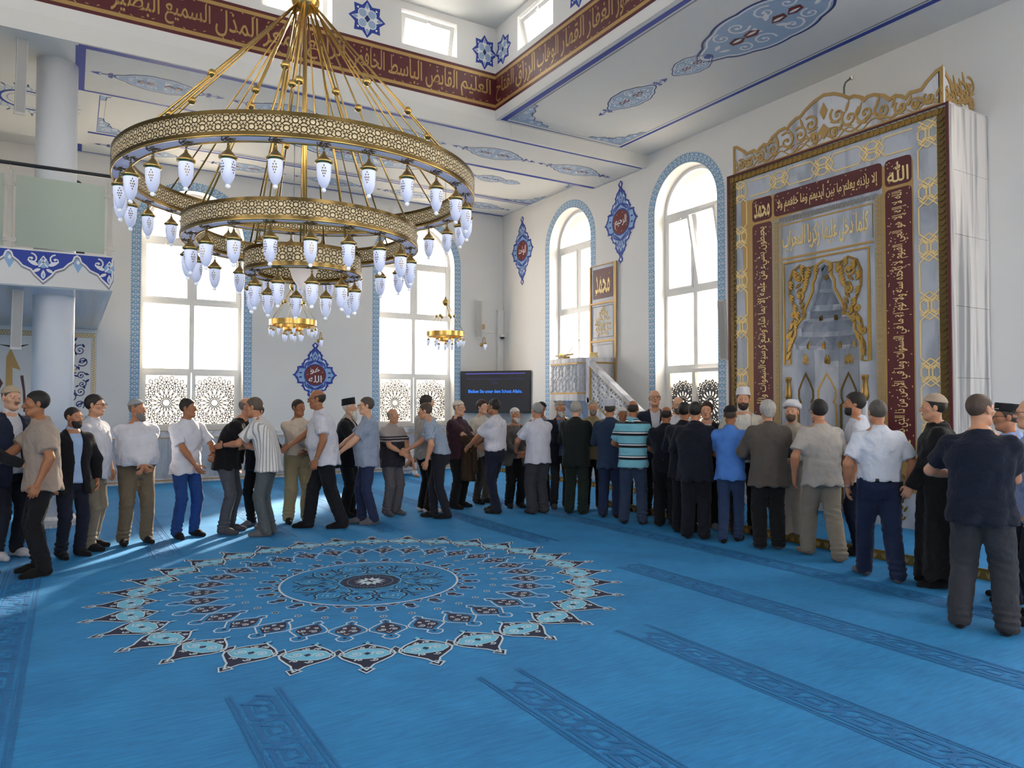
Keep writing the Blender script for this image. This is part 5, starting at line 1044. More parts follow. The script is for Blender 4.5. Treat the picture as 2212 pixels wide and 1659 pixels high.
# ================================================================== PEOPLE
class Grid:
    def __init__(s, lo, hi, h):
        s.lo = np.array(lo, float); s.h = h; n = np.ceil((np.array(hi) - s.lo) / h).astype(int) + 1
        s.X = (s.lo[0] + h * np.arange(n[0]))[:, None, None]; s.Y = (s.lo[1] + h * np.arange(n[1]))[None, :, None]; s.Z = (s.lo[2] + h * np.arange(n[2]))[None, None, :]
        s.n = n
def cone(G, a, b, ra, rb):
    a = np.asarray(a, float); b = np.asarray(b, float); v = b - a; L2 = v @ v + 1e-9
    x, y, z = G.X - a[0], G.Y - a[1], G.Z - a[2]; t = np.clip((x * v[0] + y * v[1] + z * v[2]) / L2, 0, 1)
    return np.sqrt((x - v[0] * t) ** 2 + (y - v[1] * t) ** 2 + (z - v[2] * t) ** 2) - (ra + (rb - ra) * t)
def ell(G, c, r):
    x, y, z = (G.X - c[0]), (G.Y - c[1]), (G.Z - c[2]); k0 = np.sqrt((x / r[0]) ** 2 + (y / r[1]) ** 2 + (z / r[2]) ** 2); k1 = np.sqrt((x / r[0] ** 2) ** 2 + (y / r[1] ** 2) ** 2 + (z / r[2] ** 2) ** 2)
    return k0 * (k0 - 1) / (k1 + 1e-6)
def smin(a, b, k):
    h = np.clip(.5 + .5 * (b - a) / k, 0, 1); return b + (a - b) * h - k * h * (1 - h)
def smax(a, b, k): return -smin(-a, -b, k)
def stack(G, tab, p=2.3):
    """body of stacked rounded sections: rows (z, cx, cy, rx, ry)"""
    T = np.array(sorted(tab)); Z = G.Z; f = lambda i: np.interp(Z, T[:, 0], T[:, i])
    rx, ry = f(3), f(4); k = (np.abs((G.X - f(1)) / rx) ** p + np.abs((G.Y - f(2)) / ry) ** p) ** (1 / p)
    return np.maximum((k - 1) * np.minimum(rx, ry) * .95, np.maximum(Z - T[-1, 0], T[0, 0] - Z))
def folds(G, seed, amp, kz=1.):
    r = np.random.default_rng(seed); d = 0
    for i in range(5):
        k = r.normal(size=3) * (1, 1, .8 * kz); k = k / np.linalg.norm(k) * 2 * math.pi / (.08 + .12 * r.random()); u_ = G.X * k[0] + G.Y * k[1] + G.Z * k[2] + r.random() * 6; u_ = u_ + .9 * np.sin(G.X * 17 + i + seed) + .9 * np.sin(G.Z * 13 + 2 * i); d = d + (1.2 - 2.2 * np.abs(np.sin(u_ * .5)))
    return d * amp / 2.2
_C8 = [(a, b, c) for a in (0, 1) for b in (0, 1) for c in (0, 1)]
_E12 = [(p, q) for p in _C8 for q in _C8 if sum(abs(x - y) for x, y in zip(p, q)) == 1 and p < q]
def snet(G, v):
    v = np.broadcast_to(v, tuple(G.n)).astype(np.float32); v = np.ascontiguousarray(v)
    v[0] = v[-1] = .02; v[:, 0] = v[:, -1] = .02; v[:, :, 0] = v[:, :, -1] = .02
    s = v < 0; nx, ny, nz = v.shape; cnt = np.zeros((nx - 1, ny - 1, nz - 1), np.int8)
    for a, b, c in _C8: cnt += s[a:nx - 1 + a, b:ny - 1 + b, c:nz - 1 + c]
    mask = (cnt > 0) & (cnt < 8); I, J, K = np.nonzero(mask); idx = np.full(mask.shape, -1, np.int64); idx[I, J, K] = np.arange(len(I))
    pos = np.zeros((len(I), 3)); n = np.zeros(len(I))
    for p, q in _E12:
        va = v[I + p[0], J + p[1], K + p[2]]; vb = v[I + q[0], J + q[1], K + q[2]]; cr = (va < 0) != (vb < 0); t = np.where(cr, va / (va - vb + 1e-12), 0)
        pos += np.where(cr[:, None], np.array(p) + t[:, None] * (np.array(q) - np.array(p)), 0); n += cr
    V = G.lo + G.h * (np.stack([I, J, K], 1) + pos / n[:, None]); F = []
    for ax in range(3):
        sl0 = [slice(1, -1)] * 3; sl1 = [slice(1, -1)] * 3; sl0[ax] = slice(0, -1); sl1[ax] = slice(1, None)
        a, b = s[tuple(sl0)], s[tuple(sl1)]; i, j, k = np.nonzero(a != b); fl = ~a[i, j, k]
        o = [1, 1, 1]; o[ax] = 0; i, j, k = i + o[0], j + o[1], k + o[2]
        if ax == 0: q = [idx[i, j - 1, k - 1], idx[i, j, k - 1], idx[i, j, k], idx[i, j - 1, k]]
        elif ax == 1: q = [idx[i - 1, j, k - 1], idx[i - 1, j, k], idx[i, j, k], idx[i, j, k - 1]]
        else: q = [idx[i - 1, j - 1, k], idx[i, j - 1, k], idx[i, j, k], idx[i - 1, j, k]]
        q = np.stack(q, 1); q[fl] = q[fl][:, ::-1]; F.append(q)
    return V, np.concatenate(F)
def npmesh(name, parts, mats, parent, smooth=True):
    """parts: list of (V, F, material index)"""
    V = np.concatenate([p[0] for p in parts]); o = 0; Fs = []; Is = []
    for v, f, i in parts: Fs.append(np.asarray(f) + o); Is.append(np.full(len(f), i)); o += len(v)
    F = np.concatenate(Fs); me = bpy.data.meshes.new(name); me.vertices.add(len(V)); me.vertices.foreach_set('co', V.astype(np.float32).ravel())
    me.loops.add(F.size); me.loops.foreach_set('vertex_index', F.astype(np.int32).ravel()); me.polygons.add(len(F)); me.polygons.foreach_set('loop_start', np.arange(0, F.size, 4, dtype=np.int32))
    me.polygons.foreach_set('material_index', np.concatenate(Is).astype(np.int32)); me.polygons.foreach_set('use_smooth', np.ones(len(F), bool))
    for m in mats: me.materials.append(m)
    me.update(calc_edges=True); return link(bpy.data.objects.new(name, me), parent)
def rotm(ax, a): return np.array(Matrix.Rotation(a, 3, ax))
# ---------------------------------------------------------------- templates (head frame: origin mid-head, face towards +Y)
def t_head(old=0):
    G = Grid((-.1, -.13, -.26), (.1, .15, .14), .0052)
    d = ell(G, (0, -.014, .028), (.073, .094, .088)); d = smin(d, ell(G, (0, .026, -.04), (.056, .062, .082)), .035)
    d = smin(d, cone(G, (0, .064, -.098), (0, .05, -.095), .02, .03), .03)
    for s in (-1, 1):
        d = smin(d, cone(G, (s * .047, .0, -.068), (s * .02, .06, -.1), .016, .016), .03); d = smin(d, ell(G, (s * .043, .052, -.02), (.022, .022, .02)), .02)
    d = smin(d, cone(G, (-.036, .078, .022), (.036, .078, .022), .01, .01), .018)
    for s in (-1, 1): d = smax(d, -ell(G, (s * .031, .098, .003), (.019, .014, .012)), .012)
    d = smin(d, cone(G, (0, .086, .012), (0, .108, -.03), .007, .0125), .012)
    for s in (-1, 1): d = smin(d, ell(G, (s * .012, .097, -.034), (.008, .01, .008)), .008); d = smin(d, ell(G, (s * .031, .078, .002), (.0145, .0135, .0125)), .004); d = smin(d, ell(G, (s * .0775, -.008, -.006), (.008, .02, .031)), .006)
    d = smin(d, ell(G, (0, .088, -.06), (.022, .008, .005)), .006); d = smin(d, ell(G, (0, .086, -.071), (.019, .009, .006)), .006); d = smax(d, -ell(G, (0, .098, -.0655), (.02, .008, .0022)), .004)
    d = smin(d, cone(G, (0, -.012, -.07), (0, -.03, -.2), .052, .048), .03)
    return snet(G, d)
HEAD_V, HEAD_F = t_head()
def sph(c, r, n=8):
    V = [(c[0] + r * math.sin(math.pi * i / n) * math.cos(2 * math.pi * j / n), c[1] + r * math.sin(math.pi * i / n) * math.sin(2 * math.pi * j / n), c[2] + r * math.cos(math.pi * i / n)) for i in range(n + 1) for j in range(n)]
    return np.array(V), np.array([(i * n + j, (i + 1) * n + j, (i + 1) * n + (j + 1) % n, i * n + (j + 1) % n) for i in range(n) for j in range(n)])
def t_face():
    out = []
    for s in (-1, 1):
        V, F = sph((0, 0, 0), 1.); out.append((V * (.0108, .013, .0062) + (s * .031, .0805, .0015), F, 1)); V, F = sph((0, 0, 0), 1., 6); out.append((V * (.0048, .003, .0052) + (s * .031, .0925, .0015), F, 2))
        G = Grid((-.07, .05, .0), (.07, .11, .04), .004); out.append((*snet(G, cone(G, (s * .015, .0885, .0215), (s * .046, .076, .0235), .0042, .003)), 3))
    G = Grid((-.04, .06, -.09), (.04, .12, -.045), .004); out.append((*snet(G, smin(ell(G, (0, .0895, -.0605), (.0215, .008, .0042)), ell(G, (0, .0875, -.0705), (.0185, .0095, .0052)), .003)), 4))
    return out
FACE = t_face()
def hairline(G, shift=0): return np.interp(G.Y, [-.12, -.08, -.03, .0, .02, .045, .08], np.array([-.085, -.078, -.05, -.03, .0, .045, .07]) + shift)
def t_hair(style):
    G = Grid((-.1, -.14, -.12), (.1, .12, .15), .006); th = {'short': .0075, 'full': .014, 'ring': .005, 'shaved': .002, 'long': .02}[style]
    d = ell(G, (0, -.016, .03), (.073 + th, .095 + th, .088 + th)); d = smax(d, -(G.Z - hairline(G)), .006)
    d = d + folds(G, 3, .0022, .3) + .0012 * np.sin(G.X * 420 + np.sin(G.Z * 90) * 2) * np.sin(G.Y * 330)
    if style == 'ring': d = smax(d, G.Z - .04 + .2 * np.maximum(G.Y, -.2), .01); d = smax(d, G.Y - .03, .01)
    if style == 'long': d = smin(d, ell(G, (0, -.075, -.04), (.06, .035, .05)), .02)
    return snet(G, d)
HAIR = {k: t_hair(k) for k in ('short', 'full', 'ring', 'shaved', 'long')}
def t_beard(style):
    G = Grid((-.09, -.03, -.28), (.09, .14, -.02), .006)
    d = ell(G, (0, .03, -.066), (.061, .066, .062)); d = smin(d, cone(G, (0, .068, -.098), (0, .055, -.095), .028, .034), .03)
    up = np.interp(np.abs(G.X), [0, .02, .04, .06], [-.047, -.047, -.05, -.025]); d = smax(d, G.Z - up, .006); d = smax(d, -(G.Y + .0), .006)
    d = smax(d, -ell(G, (0, .1, -.066), (.02, .02, .0075)), .004)
    if style == 'long': d = smin(d, ell(G, (0, .075, -.14), (.05, .03, .075)), .03)
    if style == 'mid': d = smin(d, ell(G, (0, .068, -.115), (.042, .03, .04)), .02)
    if style == 'tache': d = smin(ell(G, (-.014, .098, -.05), (.018, .008, .006)), ell(G, (.014, .098, -.05), (.018, .008, .006)), .006)
    return snet(G, d + folds(G, 5, .002))
BEARD = {k: t_beard(k) for k in ('short', 'mid', 'long', 'tache')}
def t_cap(style):
    G = Grid((-.13, -.15, -.0), (.13, .13, .2), .006)
    if style == 'knit': d = smax(ell(G, (0, -.016, .034), (.085, .106, .1)), -(G.Z - (.052 + .12 * G.Y)), .004)
    elif style == 'skull': d = smax(ell(G, (0, -.02, .036), (.083, .104, .094)), -(G.Z - (.06 + .25 * G.Y)), .004)
    else:
        kk = np.sqrt((G.X / .088) ** 2 + ((G.Y + .016) / .108) ** 2)
        top = {'tall': .15, 'fez': .155, 'flat': .125, 'turban': .15}[style]
        d = smax((kk - (1 - .9 * np.maximum(G.Z - .05, 0) * (1.4 if style == 'tall' else .6))) * .088, np.abs(G.Z - (.05 + top) / 2 - .1 * G.Y) - (top - .05) / 2, .01)
        if style == 'turban':
            k2 = np.sqrt((G.X / .095) ** 2 + ((G.Y + .016) / .115) ** 2); ringd = np.sqrt(((k2 - 1) * .1) ** 2 + ((G.Z - .085 - .1 * G.Y) / 1.7) ** 2) - .021; d = smin(d, ringd, .008)
    return snet(G, d + folds(G, 8, .0008))
CAP = {k: t_cap(k) for k in ('knit', 'skull', 'tall', 'fez', 'flat', 'turban')}
def t_glasses():
    k = MB()
    for s in (-1, 1):
        k.tube([(s * .033 + .022 * math.cos(a), .1085 - .10 * abs(math.cos(a)) * .02, .002 + .016 * math.sin(a)) for a in np.linspace(0, 2 * math.pi, 14)[:-1]], .0017, 4, True); k.tube([(s * .054, .106, .006), (s * .077, .085, .008), (s * .082, .0, .006), (s * .08, -.02, -.006)], .002, 4)
    k.tube([(-.012, .111, .006), (.012, .111, .006)], .0017, 4); F = [f for f in k.F if len(f) == 4]; return np.array(k.V), np.array(F)
GLS = t_glasses()
def t_hand(c):
    G = Grid((-.03, -.07, -.1), (.2, .09, .04), .0048); d = cone(G, (-.03, 0, 0), (.01, 0, 0), .026, .024)
    d = smin(d, ell(G, (.05, .0, -.002), (.05, .041, .0165)), .02)
    for y, L, a0 in ((.03, .068, 0), (.0105, .078, -.02), (-.0105, .072, .02), (-.03, .057, .05)):
        p = np.array((.082 - abs(y - .01) * .3, y, 0)); a = a0 * 0
        for sg, bend in ((.45, c[0]), (.32, c[1]), (.23, c[2])):
            a += R(bend); q = p + L * sg * np.array((math.cos(a), y * .5, -math.sin(a))); d = smin(d, cone(G, p, q, .0092, .0085 if sg > .3 else .0075), .004); p = q
    p = np.array((.022, .03, -.006))
    for q in ((.048, .056, -.016), (.072, .062, -.024 - c[0] * .0002), (.092, .06, -.03 - c[1] * .0003)): d = smin(d, cone(G, p, q, .0115, .0095), .006); p = np.array(q)
    return snet(G, d)
HAND = {'relax': t_hand((18, 24, 18)), 'grip': t_hand((42, 55, 40)), 'open': t_hand((6, 10, 8))}
def t_foot():
    G = Grid((-.07, -.12, -.005), (.07, .22, .17), .009); d = cone(G, (0, -.06, .045), (0, .06, .04), .042, .045); d = smin(d, cone(G, (.004, .06, .033), (.004, .15, .026), .042, .03), .03); d = smin(d, cone(G, (0, -.035, .05), (0, -.03, .16), .036, .032), .03)
    return snet(G, smax(d, -(G.Z - .0025), .004))
FOOT = t_foot()
# ---------------------------------------------------------------- cloth materials
def cloth(col, pat=None, col2=None, per=.05, rough=.85):
    key = 'cloth_%s_%s_%s_%s' % (col, pat, col2, per)
    if key in MATS: return MATS[key]
    m = mat(key, col, rough, noise=.1, nscale=9, bump=.25, bscale=420, sheen=.06, spec=.25)
    n = m.node_tree.nodes; L = m.node_tree.links; tcw = n.new('ShaderNodeTexCoord'); wn_ = n.new('ShaderNodeTexNoise'); wn_.inputs['Scale'].default_value = 9; wn_.inputs['Detail'].default_value = 4; wn_.inputs['Distortion'].default_value = 1.6; L.new(tcw.outputs['Object'], wn_.inputs[0])
    wb_ = n.new('ShaderNodeBump'); wb_.inputs['Strength'].default_value = .55; wb_.inputs['Distance'].default_value = .03; L.new(wn_.outputs[0], wb_.inputs['Height']); bp0 = [x for x in n if x.type == 'BUMP' and x != wb_][0]; L.new(wb_.outputs[0], bp0.inputs['Normal'])
    if pat:
        n = m.node_tree.nodes; L = m.node_tree.links; b = n['Principled BSDF']; tc = n.new('ShaderNodeTexCoord'); sx = n.new('ShaderNodeSeparateXYZ'); L.new(tc.outputs['Object'], sx.inputs[0])
        def frac(o, p, thr):
            a = n.new('ShaderNodeMath'); a.operation = 'DIVIDE'; a.inputs[1].default_value = p; L.new(o, a.inputs[0]); f = n.new('ShaderNodeMath'); f.operation = 'FRACT'; L.new(a.outputs[0], f.inputs[0])
            g_ = n.new('ShaderNodeMath'); g_.operation = 'LESS_THAN'; g_.inputs[1].default_value = thr; L.new(f.outputs[0], g_.inputs[0]); return f.outputs[0], g_.outputs[0]
        if pat == 'polo':
            f, _ = frac(sx.outputs[2], .165, .5); r = n.new('ShaderNodeValToRGB'); r.color_ramp.interpolation = 'CONSTANT'; e = r.color_ramp.elements; e[0].position = 0; e[0].color = srgb('#74b4c6'); e[1].position = .42; e[1].color = srgb('#1b1c22')
            for p, c in ((.62, '#d8dce0'), (.72, '#1b1c22'), (.78, '#74b4c6')): q = e.new(p); q.color = srgb(c)
            L.new(f, r.inputs[0]); L.new(r.outputs[0], b.inputs['Base Color'])
        elif pat == 'twotone':
            r = n.new('ShaderNodeValToRGB'); r.color_ramp.interpolation = 'CONSTANT'; mr = n.new('ShaderNodeMapRange'); mr.inputs[1].default_value = .7; mr.inputs[2].default_value = 1.5; L.new(sx.outputs[2], mr.inputs[0]); e = r.color_ramp.elements; e[0].position = 0; e[0].color = srgb('#2d2b33'); e[1].position = .5; e[1].color = srgb(col)
            for p, c in ((.53, '#2d2b33'), (.555, col), (.575, '#2d2b33'), (.6, col)): q = e.new(p); q.color = srgb(c)
            L.new(mr.outputs[0], r.inputs[0]); L.new(r.outputs[0], b.inputs['Base Color'])
        else:
            at2 = n.new('ShaderNodeMath'); at2.operation = 'ARCTAN2'; L.new(sx.outputs[0], at2.inputs[0]); L.new(sx.outputs[1], at2.inputs[1]); _, g1 = frac(at2.outputs[0], per / .17, .28); mx = n.new('ShaderNodeMix'); mx.data_type = 'RGBA'; mx.inputs[6].default_value = srgb(col); mx.inputs[7].default_value = srgb(col2); fac = g1
            if pat == 'check':
                _, g2 = frac(sx.outputs[2], per, .28); ad = n.new('ShaderNodeMath'); ad.operation = 'ADD'; L.new(g1, ad.inputs[0]); L.new(g2, ad.inputs[1]); ml = n.new('ShaderNodeMath'); ml.operation = 'MULTIPLY'; ml.inputs[1].default_value = .5; L.new(ad.outputs[0], ml.inputs[0]); fac = ml.outputs[0]
            L.new(fac, mx.inputs[0]); L.new(mx.outputs[2], b.inputs['Base Color'])
    return m
SKIN = [mat('skin_%d' % i, c, .5, noise=.08, nscale=30, spec=.4) for i, c in enumerate(('#c08d70', '#b07a5c', '#9a6748', '#cb9c80'))]
for m in SKIN: m.node_tree.nodes['Principled BSDF'].inputs['Subsurface Weight'].default_value = 0; m.node_tree.nodes['Principled BSDF'].inputs['Subsurface Radius'].default_value = (.01, .004, .002)
M_EYE = mat('eye_white', '#d8d4cc', .3, noise=0); M_IRIS = mat('iris', '#2a1c14', .2, noise=0); M_LIP = mat('lips', '#93584c', .45, noise=.05)
def hairmat(c): return mat('hair_' + c, c, .6, noise=.35, nscale=60, bump=.5, bscale=300, stretch=(1, 1, .25))
def capmat(c): return mat('cap_' + c, c, .85, noise=.12, nscale=220, bump=.6, bscale=500)
# ---------------------------------------------------------------- one person
def ik(S, T, L1, L2, hint):
    S = np.array(S, float); T = np.array(T, float); v = T - S; d = np.linalg.norm(v); mx = (L1 + L2) * .995
    if d > mx: v = v * mx / d; T = S + v; d = mx
    u = v / d; a = (L1 * L1 - L2 * L2 + d * d) / (2 * d); hgt = math.sqrt(max(L1 * L1 - a * a, 1e-6)); h = np.array(hint, float); h = h - u * (h @ u); h /= np.linalg.norm(h) + 1e-9
    return S + u * a + h * hgt, T
def person(i, label, loc, yaw, H=1.74, bulk=1., belly=0., lean=0., tilt=0., hy=0., hp=0., top='shirt', tc='#dcdce4', pat=None, tc2=None, per=.05, slv='short', tuck=False, under=None, bc='#23252e', loose=1., fc='#15161b', hair='short', hc='#1a1614', cap=None, cc='#e4e2dc', beard=None, bdc='#2a2420', gl=False, skin=0, rh=None, lh=None, hr='relax', hl='relax', stride=0., st=.105, watch=None, cat='person', grp=None, sit=False):
    s = H / 1.745; root = tag(empty('person', loc, yaw), label, cat, grp); dist = math.hypot(loc[0], loc[1]); h = .0095 + .00042 * dist; seed = i * 13 + 5
    zp = .95 * s; L = R(lean); zb = 0
    if sit: zp = .2 * s
    tt = lambda t: np.array((0, .52 * s * math.sin(L) * t ** 1.25 - .05 * s * math.sin(L), zp + .505 * s * t * (1 - (1 - math.cos(L)) * t)))
    N = tt(1.); SH = tt(.845); W = .172 * s * (1 + (bulk - 1) * .45)
    shd = [np.array((sg * W, SH[1], SH[2] - .01 * s)) for sg in (1, -1)]
    hips = [np.array((sg * .088 * s, 0, zp - .04 * s)) for sg in (1, -1)]
    L1, L2 = .285 * s, .255 * s
    tg = [rh, lh]; elb = []; wr = []
    for k, sg in enumerate((1, -1)):
        T = tg[k]; T = np.array(T) * s if T is not None else np.array((sg * (W / s + .075 + .02 * bulk), .06 + SH[1] / s * .75, (SH[2] / s - .50))) * s
        e, t = ik(shd[k], T, L1, L2, (sg * .85, -.6, -.15) if T[1] < .15 * s + SH[1] else (sg * 1., -.3 - .5 * (T[1] > .36 * s), -.6)); elb.append(e); wr.append(t)
    feet = [np.array((sg * st * s, sg * stride * s * .5, .075 * s)) for sg in (1, -1)]
    knees = []
    if sit: feet = [np.array((sg * .14 * s, .55 * s, .075)) for sg in (1, -1)]
    for k in range(2): kn, an = ik(hips[k], feet[k], .43 * s, .42 * s, (0.05 * (1 - 2 * k), 1, .1)); knees.append(kn)
    # ---- head
    HS = s * .985; hc_ = N + np.array((0, (.03 + .10 * math.sin(L)) * s, (.167 - .03 * math.sin(L)) * s)); RM = rotm('Z', R(hy)) @ rotm('X', R(-hp) - L * .35); RM = RM if not tilt else RM @ rotm('Y', R(tilt))
    wdt = 1 + .04 * (bulk - 1) * 3
    def hx(V): return (np.asarray(V) * (wdt, 1, 1) * HS) @ RM.T + hc_
    parts = [(hx(HEAD_V), HEAD_F, 0)] + [(hx(v), f, k) for v, f, k in FACE]
    # ---- arms and hands
    for k, sg in enumerate((1, -1)):
        lo = np.minimum(np.minimum(shd[k], elb[k]), wr[k]) - .07; hi = np.maximum(np.maximum(shd[k], elb[k]), wr[k]) + .07; G = Grid(lo, hi, h * .95 + .001)
        d = smin(cone(G, shd[k], elb[k], .048 * s * bulk ** .5, .04 * s * bulk ** .4), cone(G, elb[k], wr[k], .041 * s * bulk ** .4, .026 * s), .02); d = smin(d, cone(G, elb[k] * .75 + wr[k] * .25, elb[k] * .6 + wr[k] * .4, .042 * s, .038 * s), .02)
        if slv == 'short': parts.append((*snet(G, d), 0))
        f = wr[k] - elb[k]; f /= np.linalg.norm(f); hand = (hr, hl)[k]
        th = np.array((0, 1., 0)) * (1 - abs(f[1])) + np.array((-sg * .35, 0, 1.)) * abs(f[1]); th = th - f * (th @ f); th /= np.linalg.norm(th); z_ = np.cross(f, th)
        B = np.stack([f, th, z_ * sg], 1); V, F = HAND[hand]; parts.append(((V * s) @ B.T + wr[k], F if sg > 0 else F[:, ::-1], 0))
        if watch == k:
            km = MB(); c0 = wr[k] - f * .03; km.tube([c0 + .031 * s * (math.cos(a) * th + math.sin(a) * z_) for a in np.linspace(0, 6.28, 13)[:-1]], .0065, 6, True); km.build('wristwatch', M_STEEL if i % 2 else M_BLACK, root, True)
    # ---- hidden core of trunk and legs, so the body is whole under the clothes
    G = Grid((-.3, -.35, -.02), (.3, .75 if sit else .55, H), .034); d = cone(G, (0, 0, zp), N, .1 * s, .075 * s)
    for k in range(2): d = smin(d, cone(G, hips[k], knees[k], .06 * s, .045 * s), .04); d = smin(d, cone(G, knees[k], feet[k], .042 * s, .033 * s), .03); d = smin(d, cone(G, N, shd[k], .05, .04), .03)
    parts.append((*snet(G, d), 0))
    hm = hairmat(hc); npmesh('body', parts, [SKIN[skin], M_EYE, M_IRIS, hairmat(bdc if (hair in ('ring', 'shaved') and beard) else hc), M_LIP], root)
    if hair: V, F = HAIR[hair]; V = hx(V); V = V if not cap else hc_ + (V - hc_) * .985; npmesh('hair', [(V, F, 0)], [hm], root)
    if beard: V, F = BEARD[beard]; npmesh('beard' if beard != 'tache' else 'moustache', [(hx(V), F, 0)], [hairmat(bdc)], root)
    if cap: V, F = CAP[cap]; npmesh('cap', [(hx(V), F, 0)], [capmat(cc)], root)
    if gl: V, F = GLS; npmesh('glasses', [(hx(V), F, 0)], [M_BLACK], root)
    # ---- upper garment
    zt = lambda f: zp + (f - .95) * s          # heights below the waist
    def cyz(z): t = np.clip((z - zp) / (.505 * s), 0, 1.15); return .52 * s * math.sin(L) * t ** 1.25 - .05 * s * math.sin(L)
    def torso(hem, grow, flare=0.):
        g = grow; b = bulk; rows = []
        for f, rx, ry, dy in ((hem, .172 + flare, .128 + flare * .8, 0), (.95, .168, .125, 0), (1.06, .162, .12, 0), (1.18, .172, .122, 0), (1.26, .182, .124, 0), (1.335, .18, .116, 0), (1.375, .16, .104, -.004), (1.405, .128, .092, -.008), (1.43, .092, .079, -.01), (1.457, .066, .068, -.008), (1.47, .06, .062, -.005)):
            if f < hem: continue
            bb = belly * math.exp(-((f - 1.06) / .15) ** 2); z = zp + s * (f - .95) * (1 - (1 - math.cos(L)) * max((f - .95) / .505, 0)) if f > .95 else zp + (f - .95) * s
            k = b if f < 1.39 else 1 + (b - 1) * .3
            rows.append((z, 0, cyz(z) + (dy + bb * .5) * s, (rx * k + bb * .35 + g) * s, (ry * k + bb * .55 + g) * s))
        return rows
    def sleeves(G, d, r, long, k_):
        for k in range(2):
            a, e, w_ = shd[k], elb[k], wr[k]; c1 = (cone(G, a, e, (.055 * bulk ** .5 + r) * s, (.05 + r) * s))
            if long: c1 = smin(c1, cone(G, e, w_ - (w_ - e) * .04, (.05 + r) * s, (.034 + r) * s), .03); ax = (w_ - e); cut = w_ - ax * .04
            else: ax = e - a; cut = a + ax * .74; c1 = smin(c1, cone(G, a, a + ax * .8, (.054 * bulk ** .5 + r) * s, (.066 * bulk ** .5 + r) * s), .01)
            ax = ax / np.linalg.norm(ax); c1 = smax(c1, (G.X - cut[0]) * ax[0] + (G.Y - cut[1]) * ax[1] + (G.Z - cut[2]) * ax[2], .004)
            if long:  # the cut plane must not slice the upper arm
                c1 = smin(c1, cone(G, a, e, (.055 * bulk ** .5 + r) * s, (.05 + r) * s), .02)
            d = smin(d, c1, .03)
        return d
    hemf = {'robe': .1, 'vest': .74, 'jacket': .74}.get(top, .955 if tuck else .80)
    P = np.array(shd + elb + wr); lo = np.minimum(P.min(0), (-.3 * bulk, -.3 * bulk, zt(hemf))) - .1; hi = np.maximum(P.max(0), (.3 * bulk, .35 * bulk + belly, N[2] + .06)) + .1; lo[2] = zt(hemf) - .05
    inner = top in ('jacket', 'vest') and under
    if inner:
        G = Grid((-.25 * bulk, -.3, zt(.8)), (.25 * bulk, .4 + belly, N[2] + .08), h); rows = torso(.86, .004); d = stack(G, rows); d = smin(d, cone(G, N + (0, -.01, -.01), N + (0, .0, .028 * s), .072 * s, .066 * s), .012); npmesh('shirt', [(*snet(G, d + folds(G, seed, .002)), 0)], [under], root)
    G = Grid(lo, hi, h); g = {'jacket': .022, 'vest': .018, 'robe': .022}.get(top, .008); rows = torso(hemf, g, .035 if top == 'robe' else (.012 if hemf < .9 else 0)); d = stack(G, rows); d = smin(d, cone(G, N + (0, 0, -.045 * s), shd[0], .05 * s, .058 * s), .05); d = smin(d, cone(G, N + (0, 0, -.045 * s), shd[1], .05 * s, .058 * s), .05)
    d = sleeves(G, d, {'jacket': .012, 'robe': .02}.get(top, .006), slv == 'long', 0)
    d = smin(d, smax(cone(G, N + (0, -.012 * s, -.03 * s), N + (0, .012 * s, .03 * s), .078 * s, .068 * s), G.Z - (N[2] + (.034 if top not in ('tee',) else .008) * s + .25 * (N[1] - G.Y)), .004), .012)
    d = d + folds(G, seed,   .0055 if top not in ('jacket',) else .0032, 1.)
    for k in range(2): w_ = np.exp(-((G.X - elb[k][0]) ** 2 + (G.Y - elb[k][1]) ** 2 + (G.Z - elb[k][2]) ** 2) / .006); d = d + w_ * .006 * np.sin((G.X + G.Y * .6 + G.Z * 1.2) * 150)
    if hemf < .9: d = d + .010 * s * np.clip((zt(.95) - G.Z) / .2, 0, 1) * np.sin(np.arctan2(G.Y, G.X) * 7 + seed) * (1 if top != 'robe' else 1.6)
    if top in ('shirt', 'polo') and not inner: d = d - .003 * (np.abs(G.X) < .018) * (G.Y > cyz(zp) + .02) * (G.Z < N[2] + .01)
    if inner:  # open front
        wv = np.interp(G.Z, [zt(.7), zt(.95), zt(1.1), zt(1.2), N[2] + .05], np.array([.075, .05, .03, .045, .075]) * (1.3 if top == 'vest' else 1.) * s); d = smax(d, -smax(np.abs(G.X) - wv, -(G.Y - np.interp(G.Z, [zp, N[2]], [.02 + cyz(zp), cyz(N[2]) + .01])), .01), .006)
    if top in ('shirt', 'polo', 'jacket', 'vest'):
        cm = MB(); n_ = 22; A_ = np.linspace(R(90 + 24), R(90 + 336), n_); r0_ = .064 * s
        for lay in (0, 1):
            prof_ = ((r0_ + .002, .036), (r0_ + .01 + .004 * lay, .012), (r0_ + .022 + .01 * lay, -.02 - .012 * lay)); V = []
            for a in A_:
                fr_ = abs(math.sin((a - R(90)) / 2)); 
                for rr_, z in prof_: V.append((rr_ * 1.0 * math.cos(a), N[1] - .006 * s + rr_ * 1.02 * math.sin(a), N[2] + (z - (1 - fr_) * .035 * (1 if z > 0 else 1.6)) * s - .12 * rr_ * math.sin(a)))
            cm.add(V, [(i_ * 3 + j, (i_ + 1) * 3 + j, (i_ + 1) * 3 + j + 1, i_ * 3 + j + 1) for i_ in range(n_ - 1) for j in range(2)])
        cm.build('collar', under if inner and top != 'vest' else cloth(tc, pat if pat != 'polo' else None, tc2, per), root, True)
    nm = {'jacket': 'jacket', 'vest': 'waistcoat', 'robe': 'robe', 'tee': 't_shirt', 'polo': 'polo_shirt'}.get(top, 'shirt'); npmesh(nm, [(*snet(G, d), 0)], [cloth(tc, pat, tc2, per)], root)
